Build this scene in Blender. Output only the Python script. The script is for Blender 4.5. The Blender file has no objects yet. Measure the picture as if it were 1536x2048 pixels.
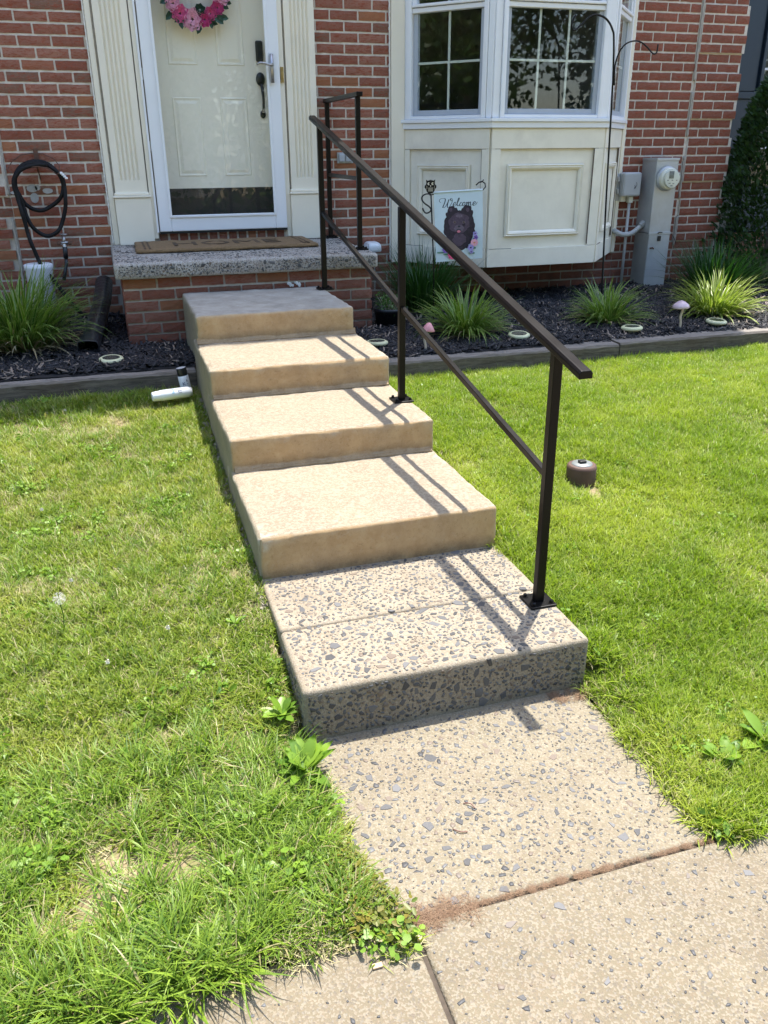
import bpy, bmesh, math, random
import numpy as np
from mathutils import Vector, Matrix, Euler, noise
R_ = math.radians
sc = bpy.context.scene
COL = sc.collection
rnd = random.Random(7)
# ------------------------------------------------------------------ camera, sky, sun
cam = bpy.data.cameras.new('camera'); camo = bpy.data.objects.new('camera', cam); COL.objects.link(camo)
cam.sensor_fit = 'VERTICAL'; cam.sensor_height = 32.0; cam.sensor_width = 24.0
cam.lens = 1665/2048*32.0; cam.clip_start = .05; cam.clip_end = 600
yaw, pitch, roll = R_(17.331), R_(23.729), R_(-.404)
fwd = Vector((math.sin(yaw)*math.cos(pitch), math.cos(yaw)*math.cos(pitch), -math.sin(pitch)))
rgt = Vector((math.cos(yaw), -math.sin(yaw), 0)); upv = rgt.cross(fwd)
r2 = rgt*math.cos(roll)+upv*math.sin(roll); u2 = -rgt*math.sin(roll)+upv*math.cos(roll)
M = Matrix((r2, u2, -fwd)).transposed().to_4x4(); M.translation = Vector((0, -6.40, 1.589))
camo.matrix_world = M
sc.camera = camo
sc.render.resolution_x = 768; sc.render.resolution_y = 1024
SUN = Vector((.205, .240, 1)).normalized()          # direction towards the sun
elev = math.asin(SUN.z); az = math.atan2(SUN.x, SUN.y)
world = bpy.data.worlds.new("World"); sc.world = world; world.use_nodes = True
wn = world.node_tree.nodes; wl = world.node_tree.links
bg = wn['Background']; sky = wn.new('ShaderNodeTexSky'); sky.sky_type = 'NISHITA'; sky.sun_disc = False
sky.sun_elevation = elev; sky.sun_rotation = az; sky.air_density = 1.0; sky.dust_density = 1.5; sky.ozone_density = 1.0
wl.new(sky.outputs[0], bg.inputs[0]); bg.inputs[1].default_value = .15
sl = bpy.data.lights.new('sun', 'SUN'); sl.energy = 2.9; sl.angle = R_(.53); sl.color = (1, .955, .88)
so = bpy.data.objects.new('sun', sl); COL.objects.link(so); so.rotation_euler = SUN.to_track_quat('Z', 'Y').to_euler()
so.location = (0, 0, 12)
sc.view_settings.view_transform = 'Standard'; sc.view_settings.look = 'None'
sc.view_settings.gamma = 1; sc.view_settings.use_curve_mapping = False
sc.view_settings.exposure = 1.85

# ------------------------------------------------------------------ helpers
def tag(o, label=None, cat=None, group=None, kind=None):
    if label: o['label'] = label
    if cat: o['category'] = cat
    if group: o['group'] = group
    if kind: o['kind'] = kind
    return o
def empty(name, loc=(0, 0, 0), rz=0, parent=None):
    o = bpy.data.objects.new(name, None); COL.objects.link(o); o.location = loc; o.rotation_euler = (0, 0, rz)
    o.empty_display_size = .1
    if parent: o.parent = parent
    return o
def link(name, me, parent=None, loc=None):
    o = bpy.data.objects.new(name, me); COL.objects.link(o)
    if parent: o.parent = parent
    if loc is not None: o.location = loc
    return o
class G:
    """collects polygons"""
    def __init__(s): s.v = []; s.f = []
    def add(s, V, F):
        n = len(s.v); s.v.extend([tuple(p) for p in V]); s.f.extend([tuple(i+n for i in f) for f in F]); return s
    def box(s, x0, x1, y0, y1, z0, z1, T=None):
        V = [Vector((x, y, z)) for x in (x0, x1) for y in (y0, y1) for z in (z0, z1)]
        if T: V = [T @ p for p in V]
        return s.add(V, [(0, 1, 3, 2), (4, 6, 7, 5), (0, 4, 5, 1), (2, 3, 7, 6), (0, 2, 6, 4), (1, 5, 7, 3)])
    def tube(s, P, r, n=8, closed=False, caps=True, up=None):
        P = [Vector(p) for p in P]; m = len(P); rr = r if hasattr(r, '__len__') else [r]*m
        V = []; prev = None
        for i in range(m):
            a = P[i-1] if (i or closed) else P[i]; b = P[(i+1) % m] if (i < m-1 or closed) else P[i]
            t = (b-a).normalized()
            if prev is None:
                q = Vector(up) if up else (Vector((0, 0, 1)) if abs(t.z) < .9 else Vector((1, 0, 0)))
            else: q = prev
            q = (q-t*q.dot(t)).normalized(); prev = q; w = t.cross(q)
            for k in range(n):
                a_ = 2*math.pi*(k+.5)/n
                V.append(P[i]+(q*math.cos(a_)+w*math.sin(a_))*rr[i])
        F = []
        for i in range(m if closed else m-1):
            for k in range(n):
                j = (i+1) % m; F.append((i*n+k, i*n+(k+1) % n, j*n+(k+1) % n, j*n+k))
        if caps and not closed: F += [tuple(range(n))[::-1], tuple(range((m-1)*n, m*n))]
        return s.add(V, F)
    def lathe(s, prof, n=24, T=None, cap=True):
        V = []; F = []; m = len(prof)
        for r, z in prof:
            for k in range(n):
                a = 2*math.pi*k/n; p = Vector((r*math.cos(a), r*math.sin(a), z)); V.append(T @ p if T else p)
        for i in range(m-1):
            for k in range(n): F.append((i*n+k, i*n+(k+1) % n, (i+1)*n+(k+1) % n, (i+1)*n+k))
        if cap: F += [tuple(range(n))[::-1], tuple(range((m-1)*n, m*n))]
        return s.add(V, F)
    def prism(s, poly, d, T=None):
        """poly list of (x,z) extruded along y from 0 to d"""
        n = len(poly); V = [Vector((x, 0, z)) for x, z in poly]+[Vector((x, d, z)) for x, z in poly]
        if T: V = [T @ p for p in V]
        return s.add(V, [tuple(range(n)), tuple(range(n, 2*n))[::-1]]+[(i, i+n, (i+1) % n+n, (i+1) % n) for i in range(n)])
    def mesh(s, name, mat, smooth=False):
        me = bpy.data.meshes.new(name); me.from_pydata(s.v, [], s.f); me.update()
        if mat: me.materials.append(mat)
        if smooth: me.polygons.foreach_set('use_smooth', [True]*len(me.polygons))
        return me
    def obj(s, name, mat, parent=None, smooth=False, bevel=0, seg=2, loc=None, fixn=True):
        me = s.mesh(name, mat, smooth)
        if fixn:
            bm = bmesh.new(); bm.from_mesh(me); bmesh.ops.recalc_face_normals(bm, faces=bm.faces); bm.to_mesh(me); bm.free()
        o = link(name, me, parent, loc)
        if bevel:
            b = o.modifiers.new('bevel', 'BEVEL'); b.width = bevel; b.segments = seg; b.limit_method = 'ANGLE'; b.angle_limit = R_(35)
        return o
def quick(name, V, F, mat, parent=None, attrs=None, smooth=False):
    """numpy mesh: V (n,3), F (m,k) same k"""
    me = bpy.data.meshes.new(name); V = np.asarray(V, np.float32); F = np.asarray(F, np.int32); k = F.shape[1]
    me.vertices.add(len(V)); me.vertices.foreach_set('co', V.ravel())
    me.loops.add(F.size); me.loops.foreach_set('vertex_index', F.ravel())
    me.polygons.add(len(F)); me.polygons.foreach_set('loop_start', np.arange(0, F.size, k, dtype=np.int32))
    me.polygons.foreach_set('loop_total', np.full(len(F), k, np.int32))
    if smooth: me.polygons.foreach_set('use_smooth', np.ones(len(F), bool))
    for a, val in (attrs or {}).items():
        at = me.attributes.new(a, 'FLOAT', 'POINT'); at.data.foreach_set('value', np.asarray(val, np.float32))
    me.update(calc_edges=True)
    if mat: me.materials.append(mat)
    if name and parent != 'mesh': return link(name, me, parent)
    return me
# ------------------------------------------------------------------ materials
class NT:
    def __init__(s, name):
        s.m = bpy.data.materials.new(name); s.m.use_nodes = True; s.t = s.m.node_tree; s.n = s.t.nodes
        s.b = s.n['Principled BSDF']; s.out = s.n['Material Output']
        s.geo = s.n.new('ShaderNodeNewGeometry'); s.tc = s.n.new('ShaderNodeTexCoord')
    def L(s, a, b): s.t.links.new(a, b)
    def new(s, typ, **k):
        x = s.n.new(typ)
        for a, v in k.items(): setattr(x, a, v)
        return x
    def setin(s, sock, v):
        if isinstance(v, bpy.types.NodeSocket): s.L(v, sock)
        else: sock.default_value = (tuple(v)+(1,) if hasattr(v, '__len__') and len(v) == 3 and sock.type == 'RGBA' else v)
    def pos(s, scale=(1, 1, 1), obj=False):
        mp = s.new('ShaderNodeMapping'); s.L(s.tc.outputs['Object'] if obj else s.geo.outputs['Position'], mp.inputs[0]); mp.inputs['Scale'].default_value = scale
        return mp.outputs[0]
    def noise(s, scale, detail=4, rough=.6, dist=0, vec=None, out=0):
        x = s.new('ShaderNodeTexNoise'); x.inputs['Scale'].default_value = scale; x.inputs['Detail'].default_value = detail
        x.inputs['Roughness'].default_value = rough; x.inputs['Distortion'].default_value = dist
        s.L(vec or s.geo.outputs['Position'], x.inputs['Vector']); return x.outputs[out]
    def voro(s, scale, vec=None, feature='F1', out='Distance'):
        x = s.new('ShaderNodeTexVoronoi', feature=feature); x.inputs['Scale'].default_value = scale
        s.L(vec or s.geo.outputs['Position'], x.inputs['Vector']); return x.outputs[out]
    def ramp(s, f, a, b, c0=0., c1=1.):
        x = s.new('ShaderNodeMapRange'); s.L(f, x.inputs[0]); x.inputs[1].default_value = a; x.inputs[2].default_value = b
        x.inputs[3].default_value = c0; x.inputs[4].default_value = c1; return x.outputs[0]
    def mix(s, f, a, b, mode='MIX'):
        x = s.new('ShaderNodeMix', data_type='RGBA', blend_type=mode)
        s.setin(x.inputs[0], f); s.setin(x.inputs[6], a); s.setin(x.inputs[7], b); return x.outputs[2]
    def math(s, op, a, b=0.):
        x = s.new('ShaderNodeMath', operation=op); s.setin(x.inputs[0], a); s.setin(x.inputs[1], b); return x.outputs[0]
    def attr(s, name):
        x = s.new('ShaderNodeAttribute', attribute_name=name); return x.outputs['Fac']
    def bump(s, h, strength=.3, dist=.01, prev=None):
        x = s.new('ShaderNodeBump'); s.L(h, x.inputs['Height']); x.inputs['Strength'].default_value = strength; x.inputs['Distance'].default_value = dist
        if prev: s.L(prev, x.inputs['Normal'])
        return x.outputs[0]
    def fin(s, col=None, rough=None, normal=None, metal=None, spec=None):
        if col is not None: s.setin(s.b.inputs['Base Color'], col)
        if rough is not None: s.setin(s.b.inputs['Roughness'], rough)
        if normal: s.L(normal, s.b.inputs['Normal'])
        if metal is not None: s.b.inputs['Metallic'].default_value = metal
        if spec is not None: s.b.inputs['Specular IOR Level'].default_value = spec
        return s.m
def simple(name, c, rough=.5, var=.12, scale=12, bs=0., bscale=60, metal=0, spec=None, dirt=None):
    t = NT(name); f = t.ramp(t.noise(scale, 5), .3, .7)
    lo = tuple(x*(1-var) for x in c); hi = tuple(min(1, x*(1+var)) for x in c)
    col = t.mix(f, lo, hi)
    if dirt: col = t.mix(t.ramp(t.noise(scale*.4, 6, .7), .52, .75, 0, dirt[1]), col, dirt[0])
    nrm = t.bump(t.noise(bscale, 5), bs, .003) if bs else None
    return t.fin(col, t.ramp(t.noise(scale*2, 3), .2, .8, max(.03, rough-.08), min(1, rough+.08)), nrm, metal, spec)
def brick_mat(name, dark=1.0, low_dark=0.):
    t = NT(name); oi = t.new('ShaderNodeObjectInfo').outputs['Random']
    v = t.pos((1, 1, 3.4)); st = t.noise(26, 4, .62, 1.2, v)
    base = t.mix(oi, (.35*dark, .165*dark, .115*dark), (.24*dark, .092*dark, .062*dark))
    base = t.mix(t.ramp(t.math('FRACT', t.math('MULTIPLY', oi, 7.3)), .74, .80, 0, .8), base, (.20*dark, .12*dark, .085*dark))
    red = t.ramp(st, .50, .60); col = t.mix(t.math('MULTIPLY', red, .85), base, (.27*dark, .068*dark, .036*dark))
    col = t.mix(t.ramp(t.noise(55, 4, .7, .8, v), .60, .72, 0, .7), col, (.10*dark, .05*dark, .04*dark))
    col = t.mix(t.ramp(t.noise(90, 4, .75), .56, .78, 0, .35), col, (.55*dark, .36*dark, .28*dark))
    col = t.mix(t.ramp(t.math('FRACT', t.math('MULTIPLY', oi, 3.7)), .86, .9, 0, .6), col, (.40*dark, .16*dark, .07*dark))
    big = t.ramp(t.noise(2.2, 5, .7), .35, .7, .80, 1.12); col = t.mix(1.0, col, big, 'MULTIPLY')
    if low_dark:  # bricks turn darker brown towards the bottom of the wall
        sep = t.new('ShaderNodeSeparateXYZ'); t.L(t.geo.outputs['Position'], sep.inputs[0])
        low = t.math('MULTIPLY', t.ramp(sep.outputs[2], .95, .55), t.ramp(t.noise(9, 5), .3, .7)); col = t.mix(t.math('MULTIPLY', low, low_dark), col, (.085, .065, .05))
    n = t.bump(st, .75, .004); n = t.bump(t.noise(160, 4), .35, .002, n)
    return t.fin(col, .9, n, spec=.25)
def mortar_mat():
    t = NT('mortar'); c = t.mix(t.ramp(t.noise(30, 5), .3, .7), (.56, .51, .44), (.72, .665, .585))
    c = t.mix(t.ramp(t.noise(5, 5, .7), .5, .75, 0, .5), c, (.42, .375, .31))
    sep = t.new('ShaderNodeSeparateXYZ'); t.L(t.geo.outputs['Position'], sep.inputs[0])
    c = t.mix(t.math('MULTIPLY', t.ramp(sep.outputs[2], .95, .6), .6), c, (.16, .135, .11))
    return t.fin(c, .95, t.bump(t.noise(140, 5), .6, .004), spec=.2)
M_brick = brick_mat('red_brick', 1.0, .6); M_pbrick = brick_mat('porch_brick', .82, .35); M_mortar = mortar_mat()
M_bead = simple('white_caulk', (.80, .78, .72), .8, .08, 20, .5, 90)
M_cream = simple('cream_paint', (.83, .775, .64), .5, .035, 3, .1, 30, dirt=((.5, .46, .38), .16))
M_door = simple('cream_door_paint', (.87, .82, .68), .42, .02, 3)
M_creamw = simple('worn_cream_paint', (.83, .78, .65), .55, .05, 6, .3, 40, dirt=((.48, .43, .35), .35))
M_crack = simple('open_joint', (.12, .09, .07), .9)
M_white = simple('white_vinyl', (.80, .82, .84), .38, .02, 5)
M_sash = simple('shaded_sash', (.40, .44, .49), .4, .04, 6)  # lower sash with its bluish shade put into the colour
M_caulkg = simple('grey_caulk', (.40, .37, .32), .9, .15, 25, .4, 80)
def metal_paint(name, c, rough, spec=.6, metal=0.):
    t = NT(name); f = t.noise(6, 3)
    col = t.mix(t.ramp(f, .3, .7), tuple(x*.9 for x in c), tuple(x*1.1 for x in c))
    return t.fin(col, t.ramp(t.noise(9, 4), .3, .7, rough-.03, rough+.05), None, metal, spec)
M_rail = metal_paint('bronze_rail_paint', (.0040, .0034, .0034), .36, .22)
M_blackiron = metal_paint('black_iron', (.004, .004, .004), .45, .3)
M_rust = simple('rusty_iron', (.11, .055, .035), .8, .3, 60)
def concrete_mat(name, riser=True, pale=(.250, .203, .136), ochre=(.44, .27, .12), grey=False):
    t = NT(name)
    c = t.mix(t.ramp(t.noise(5, 5, .65), .35, .68), tuple(x*.86 for x in pale), pale)
    c = t.mix(t.ramp(t.noise(3.1, 4, .6, .5), .48, .66, 0, .6), c, (.20, .158, .112))
    c = t.mix(t.ramp(t.noise(70, 5, .8), .46, .57, 0, .55), c, (.37, .32, .24))
    c = t.mix(t.ramp(t.noise(38, 6, .8), .52, .63, 0, .6), c, (.195, .145, .095))
    c = t.mix(t.ramp(t.noise(150, 4, .8), .50, .66, 0, .6), c, (.40, .34, .26))
    c = t.mix(t.ramp(t.noise(300, 3, .8), .60, .75, 0, .5), c, (.15, .11, .075))
    zz = t.new('ShaderNodeSeparateXYZ'); t.L(t.geo.outputs['Position'], zz.inputs[0])
    if grey:  # top tread lies in house shade; that grey is put into its colour
        sep2 = t.new('ShaderNodeSeparateXYZ'); t.L(t.geo.outputs['Position'], sep2.inputs[0])
        g = t.math('MULTIPLY', t.ramp(t.math('ADD', sep2.outputs[2], t.ramp(t.noise(14, 4), 0, 1, -.012, .012)), .752, .764), .92)
        gc = t.mix(t.ramp(t.noise(11, 5), .35, .65), (.29, .268, .228), (.40, .375, .325)); gc = t.mix(t.ramp(t.noise(26, 5, .7), .60, .72, 0, .5), gc, (.50, .51, .52))
        c = t.mix(g, c, gc)
    if riser:
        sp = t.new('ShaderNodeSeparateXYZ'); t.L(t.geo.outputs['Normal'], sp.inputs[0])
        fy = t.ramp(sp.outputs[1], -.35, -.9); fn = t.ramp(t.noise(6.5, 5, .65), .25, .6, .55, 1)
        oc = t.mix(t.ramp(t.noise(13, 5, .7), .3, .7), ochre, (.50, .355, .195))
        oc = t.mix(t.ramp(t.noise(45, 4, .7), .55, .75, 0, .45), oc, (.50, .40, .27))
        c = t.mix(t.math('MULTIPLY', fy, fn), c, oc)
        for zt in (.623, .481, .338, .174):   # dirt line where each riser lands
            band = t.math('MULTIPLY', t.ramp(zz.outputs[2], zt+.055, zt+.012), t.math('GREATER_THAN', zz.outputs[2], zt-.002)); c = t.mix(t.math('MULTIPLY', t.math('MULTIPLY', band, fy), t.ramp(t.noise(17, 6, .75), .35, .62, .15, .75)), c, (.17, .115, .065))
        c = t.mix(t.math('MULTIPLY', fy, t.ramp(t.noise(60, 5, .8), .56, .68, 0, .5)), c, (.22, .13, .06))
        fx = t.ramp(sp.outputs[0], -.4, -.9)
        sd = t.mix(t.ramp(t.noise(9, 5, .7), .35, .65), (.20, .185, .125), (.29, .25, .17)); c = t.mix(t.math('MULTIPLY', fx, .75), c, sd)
    c = t.mix(t.math('MULTIPLY', t.ramp(t.geo.outputs['Pointiness'], .515, .56), t.ramp(t.noise(30, 5, .7), .35, .6)), c, (.50, .46, .37))
    n = t.bump(t.noise(260, 4, .7), .6, .002); n = t.bump(t.noise(70, 6, .8), .55, .004, n); n = t.bump(t.noise(22, 5), .4, .004, n)
    return t.fin(c, .88, n, spec=.25)
M_conc = concrete_mat('tan_concrete'); M_conc1 = concrete_mat('tan_concrete_shaded_top', grey=True)
def aggregate_mat(name, a, b, speck=.5, grime=.35):
    t = NT(name)
    c = t.mix(t.ramp(t.noise(6, 5), .3, .7), a, b)
    cell = t.voro(230, out='Color'); sep = t.new('ShaderNodeSeparateColor'); t.L(cell, sep.inputs[0])
    c = t.mix(t.ramp(sep.outputs[0], .62, .66, 0, speck), c, (.36, .325, .26))
    c = t.mix(t.ramp(sep.outputs[1], .70, .76, 0, speck), c, (.20, .145, .095))
    c = t.mix(t.ramp(sep.outputs[2], .84, .88, 0, speck*.9), c, (.10, .097, .10))
    c = t.mix(t.ramp(t.noise(2.6, 6, .7), .48, .74, 0, grime), c, (.155, .115, .078))
    n = t.bump(t.voro(230), .5, .002); n = t.bump(t.noise(400, 3), .4, .001, n)
    return t.fin(c, .85, n, spec=.3)
M_agg = aggregate_mat('exposed_aggregate', (.230, .190, .130), (.287, .243, .175), .35)
M_aggp = aggregate_mat('porch_aggregate', (.36, .345, .315), (.46, .44, .41), .6, .3)
M_aggw = aggregate_mat('walk_aggregate', (.176, .148, .095), (.220, .187, .126), .3, .4)
M_aggs = aggregate_mat('sidewalk_aggregate', (.148, .122, .080), (.186, .155, .102), .3, .4)
def chip_mat():
    t = NT('blue_stone_chip'); a = t.attr('tint'); oi = t.new('ShaderNodeObjectInfo').outputs['Random']
    c = t.mix(a, (.042, .042, .043), (.145, .143, .142)); c = t.mix(t.ramp(a, .80, .85), c, (.15, .115, .085))
    c = t.mix(t.ramp(t.noise(300, 4), .5, .8, 0, .35), c, (.18, .17, .155))
    return t.fin(c, .55, t.bump(t.noise(200, 4), .3, .001), spec=.4)
M_chip = chip_mat()
def leaf_mat(name, c0, c1, c2=None, trans=.35, rough=.45, patch=None, edge=None, worldvar=None):
    """tint attribute picks the colour of a blade; edge attribute 1 along the middle, 0 at the margins"""
    t = NT(name); a = t.attr('tint'); col = t.mix(a, c0, c1)
    oi = t.new('ShaderNodeObjectInfo').outputs['Random']; col = t.mix(t.math('MULTIPLY', oi, .35), col, c1)
    if worldvar:
        col = t.mix(t.ramp(t.noise(worldvar[0], 4, .6), .42, .66, 0, worldvar[2]), col, worldvar[1])
    if c2: col = t.mix(t.ramp(a, .86, .93), col, c2)
    if edge: col = t.mix(t.ramp(t.attr('edge'), .35, .15, 0, .8), col, edge)
    if patch: col = t.mix(t.ramp(t.attr('tip'), patch[0], 1.0, 0, 1), col, patch[1])
    t.setin(t.b.inputs['Base Color'], col); t.b.inputs['Roughness'].default_value = rough; t.b.inputs['Specular IOR Level'].default_value = .45
    tr = t.new('ShaderNodeBsdfTranslucent'); t.L(t.mix(1, col, (1.0, 1.15, .55), 'MULTIPLY'), tr.inputs[0])
    ms = t.new('ShaderNodeMixShader'); ms.inputs[0].default_value = trans; t.L(t.b.outputs[0], ms.inputs[1]); t.L(tr.outputs[0], ms.inputs[2]); t.L(ms.outputs[0], t.out.inputs[0])
    return t.m
M_grass = leaf_mat('lawn_grass', (.065, .135, .009), (.33, .43, .030), (.46, .42, .19), .42, worldvar=(1.7, (.42, .46, .06), .7))
M_grassL = leaf_mat('rough_lawn_grass', (.055, .125, .009), (.33, .41, .036), (.50, .43, .23), .40, worldvar=(2.3, (.42, .42, .085), .65))
M_coarse = leaf_mat('coarse_grass', (.055, .13, .014), (.28, .39, .042), (.38, .33, .16), .35)
M_straw = leaf_mat('dead_grass', (.38, .32, .15), (.58, .51, .30), None, .25, .6)
M_clover = leaf_mat('clover_leaf', (.09, .20, .018), (.25, .38, .04), None, .35)
M_weed = leaf_mat('weed_leaf', (.06, .15, .014), (.24, .37, .035), None, .32, .42)
M_redweed = leaf_mat('red_weed_leaf', (.10, .17, .02), (.21, .16, .03), (.42, .10, .05), .3)
M_lir = leaf_mat('liriope_leaf', (.05, .14, .012), (.16, .27, .03), None, .35, .38, edge=(.42, .46, .20))
M_lird = leaf_mat('dark_strap_leaf', (.014, .055, .010), (.035, .10, .018), None, .25, .4)
M_lirb = leaf_mat('sunlit_liriope_leaf', (.13, .20, .015), (.26, .34, .04), None, .4, .38, edge=(.55, .56, .22))  # liriope leaf again, sunlight on the far right clump put into the colour
M_lirx = leaf_mat('dry_liriope_leaf', (.26, .20, .11), (.42, .37, .24), None, .2, .6)
M_bush = leaf_mat('evergreen_spray', (.012, .040, .008), (.035, .085, .016), None, .2, .55)
M_potplant = leaf_mat('pot_plant_leaf', (.03, .08, .015), (.10, .19, .04), None, .3)
M_root = leaf_mat('dry_rootlets', (.16, .085, .05), (.33, .22, .13), None, .15, .7)
M_treeleaf = leaf_mat('tree_leaf', (.03, .08, .015), (.09, .16, .03), None, .3)
def mulch_mat():
    t = NT('black_mulch'); a = t.attr('tint'); c = t.mix(a, (.008, .0075, .009), (.035, .034, .040)); c = t.mix(t.ramp(a, .95, .97), c, (.24, .19, .15))
    return t.fin(c, .6, t.bump(t.noise(150, 4), .5, .003), spec=.45)
M_mulch = mulch_mat()
M_mulchbase = simple('mulch_soil', (.012, .011, .012), .95, .4, 30, .8, 60)
def soil_mat():
    t = NT('lawn_soil'); c = t.mix(t.ramp(t.noise(7, 6), .3, .7), (.21, .15, .095), (.33, .245, .16)); c = t.mix(t.ramp(t.noise(30, 5), .4, .65, 0, .65), c, (.15, .17, .05))
    return t.fin(c, .95, t.bump(t.noise(70, 6), .8, .01), spec=.1)
M_soil = soil_mat()
def timber_mat():
    t = NT('weathered_timber'); v = t.pos((1.0, 9, 9)); g = t.noise(6, 7, .7, .8, v)
    c = t.mix(t.ramp(g, .3, .7), (.050, .042, .034), (.20, .17, .135)); c = t.mix(t.ramp(t.noise(3, 5), .45, .7, 0, .5), c, (.09, .06, .04))
    sp = t.new('ShaderNodeSeparateXYZ'); t.L(t.geo.outputs['Normal'], sp.inputs[0])
    c = t.mix(t.math('MULTIPLY', t.ramp(sp.outputs[2], .5, .9), .7), c, t.mix(t.ramp(g, .3, .7), (.17, .155, .14), (.33, .30, .265)))
    return t.fin(c, .85, t.bump(g, .8, .006), spec=.2)
M_timber = timber_mat()
M_galv = simple('galvanised_grey', (.42, .45, .47), .42, .07, 8, .05, 50, metal=.35, dirt=((.28, .28, .27), .35))
M_galvd = simple('grey_steel_side', (.30, .31, .30), .55, .1, 8, metal=.2, dirt=((.2, .18, .15), .3))
M_pipe = simple('grey_conduit', (.45, .46, .46), .5, .08, 9)
M_boxg = simple('grey_box_plastic', (.40, .43, .46), .4, .04, 9)
M_ivory = simple('ivory_plastic', (.68, .69, .60), .4, .04, 10)
M_dark = simple('dark_plastic', (.014, .015, .017), .4)
M_blackpl = simple('black_corrugated_plastic', (.015, .018, .022), .32, .2, 12, .1, 40)
M_hose = simple('black_hose', (.006, .006, .007), .6, .2, 40, .5, 260, spec=.3)
M_disc = simple('glow_plastic', (.60, .60, .38), .45, .05, 14)
M_panel = simple('solar_panel', (.05, .052, .045), .25, .2, 60)
M_pink = simple('pink_ceramic', (.62, .27, .29), .35, .12, 30)
M_pale = simple('pale_mauve_ceramic', (.55, .42, .47), .35, .12, 30)
M_stalk = simple('mushroom_stalk', (.52, .44, .33), .6, .15, 30)
M_can = simple('white_can', (.78, .79, .80), .3, .03, 12)
M_canlid = simple('black_can_lid', (.012, .012, .012), .35)
M_canbot = simple('grey_can_disc', (.48, .47, .46), .6, .15, 80)
M_blue = simple('blue_print', (.03, .24, .42), .5); M_navyp = simple('navy_print', (.03, .045, .11), .5)
M_coir = simple('coir_mat', (.20, .125, .058), .95, .25, 90, .9, 320)
M_coird = simple('coir_letter', (.075, .046, .024), .95, .2, 90, .8, 320)
M_terra = simple('brown_pipe', (.085, .045, .032), .7, .2, 25, .2, 60)
M_zinc = simple('grey_zinc_cap', (.20, .215, .21), .5, .2, 30, .1, 60, metal=.3)
M_brass = simple('brass', (.45, .33, .14), .35, .2, 30, metal=.8)
M_nickel = simple('brushed_nickel', (.42, .41, .41), .32, .05, 30, metal=.85)
M_navy = simple('navy_paint', (.022, .040, .062), .45, .06, 4, .05, 30)
M_room = simple('room_wall', (.30, .29, .27), .9)
M_curtain = simple('pale_curtain', (.5, .5, .48), .9, .1, 20)
M_siding = simple('grey_siding', (.50, .50, .48), .7, .05, 2)
M_roof = simple('shingle_roof', (.11, .10, .095), .9, .2, 6)
M_bark = simple('bark', (.12, .095, .07), .9, .3, 8, .8, 30)
M_asphalt = simple('asphalt', (.055, .055, .056), .9, .2, 30, .5, 200)
M_flag = simple('pale_blue_cloth', (.52, .63, .70), .85, .05, 8, .2, 30)
M_flagw = simple('white_cloth', (.74, .77, .80), .85, .03, 8)
M_fur = simple('dark_fur_print', (.030, .022, .032), .9, .35, 60); M_fur2 = simple('violet_fur_print', (.075, .052, .078), .9, .3, 70)
M_fur3 = simple('light_fur_print', (.13, .10, .135), .9, .2, 70)
M_ink = simple('ink_print', (.03, .035, .045), .9)
M_eye = simple('brown_eye_print', (.09, .05, .03), .6)
M_tongue = simple('pink_print', (.62, .20, .27), .8); M_violet = simple('violet_print', (.20, .10, .42), .8, .3, 120)
M_lilac = simple('lilac_print', (.33, .28, .62), .8, .3, 120); M_rose = simple('rose_print', (.68, .08, .20), .8, .35, 120)
M_orange = simple('orange_print', (.62, .28, .12), .8, .3, 120); M_lpink = simple('light_pink_print', (.72, .36, .48), .8, .2, 120)
M_greenp = simple('leaf_print', (.10, .22, .17), .8, .3, 90)
M_petal = simple('pink_petal', (.72, .13, .32), .7, .3, 60); M_petal2 = simple('light_pink_petal', (.85, .42, .56), .7, .25, 60); M_petal3 = simple('magenta_petal', (.62, .07, .26), .7, .3, 60)
M_wleaf = simple('wreath_leaf', (.045, .10, .075), .6, .4, 60)
M_lemon = simple('flower_heart', (.62, .30, .12), .7)
def glass_mat(name, tint=(.9, .93, .93), ior=1.5, extra=0.):
    t = NT(name); t.n.remove(t.b)
    fr = t.new('ShaderNodeFresnel'); fr.inputs[0].default_value = ior
    gl = t.new('ShaderNodeBsdfGlossy'); gl.inputs['Roughness'].default_value = .012; gl.inputs[0].default_value = (1, 1, 1, 1)
    t.L(t.bump(t.noise(1.6, 1), .02, .01), gl.inputs['Normal'])
    tr = t.new('ShaderNodeBsdfTransparent'); tr.inputs[0].default_value = tint+(1,)
    ms = t.new('ShaderNodeMixShader'); t.L(t.math('MULTIPLY', t.math('ADD', fr.outputs[0], extra), t.math('SUBTRACT', 1.0, t.geo.outputs['Backfacing'])), ms.inputs[0]); t.L(tr.outputs[0], ms.inputs[1]); t.L(gl.outputs[0], ms.inputs[2])
    t.L(ms.outputs[0], t.out.inputs[0]); return t.m
M_glass = glass_mat('window_glass', (.93, .95, .95), 1.5, .02); M_sglass = glass_mat('storm_glass', (.985, .99, .99), 1.5, .02)

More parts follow.
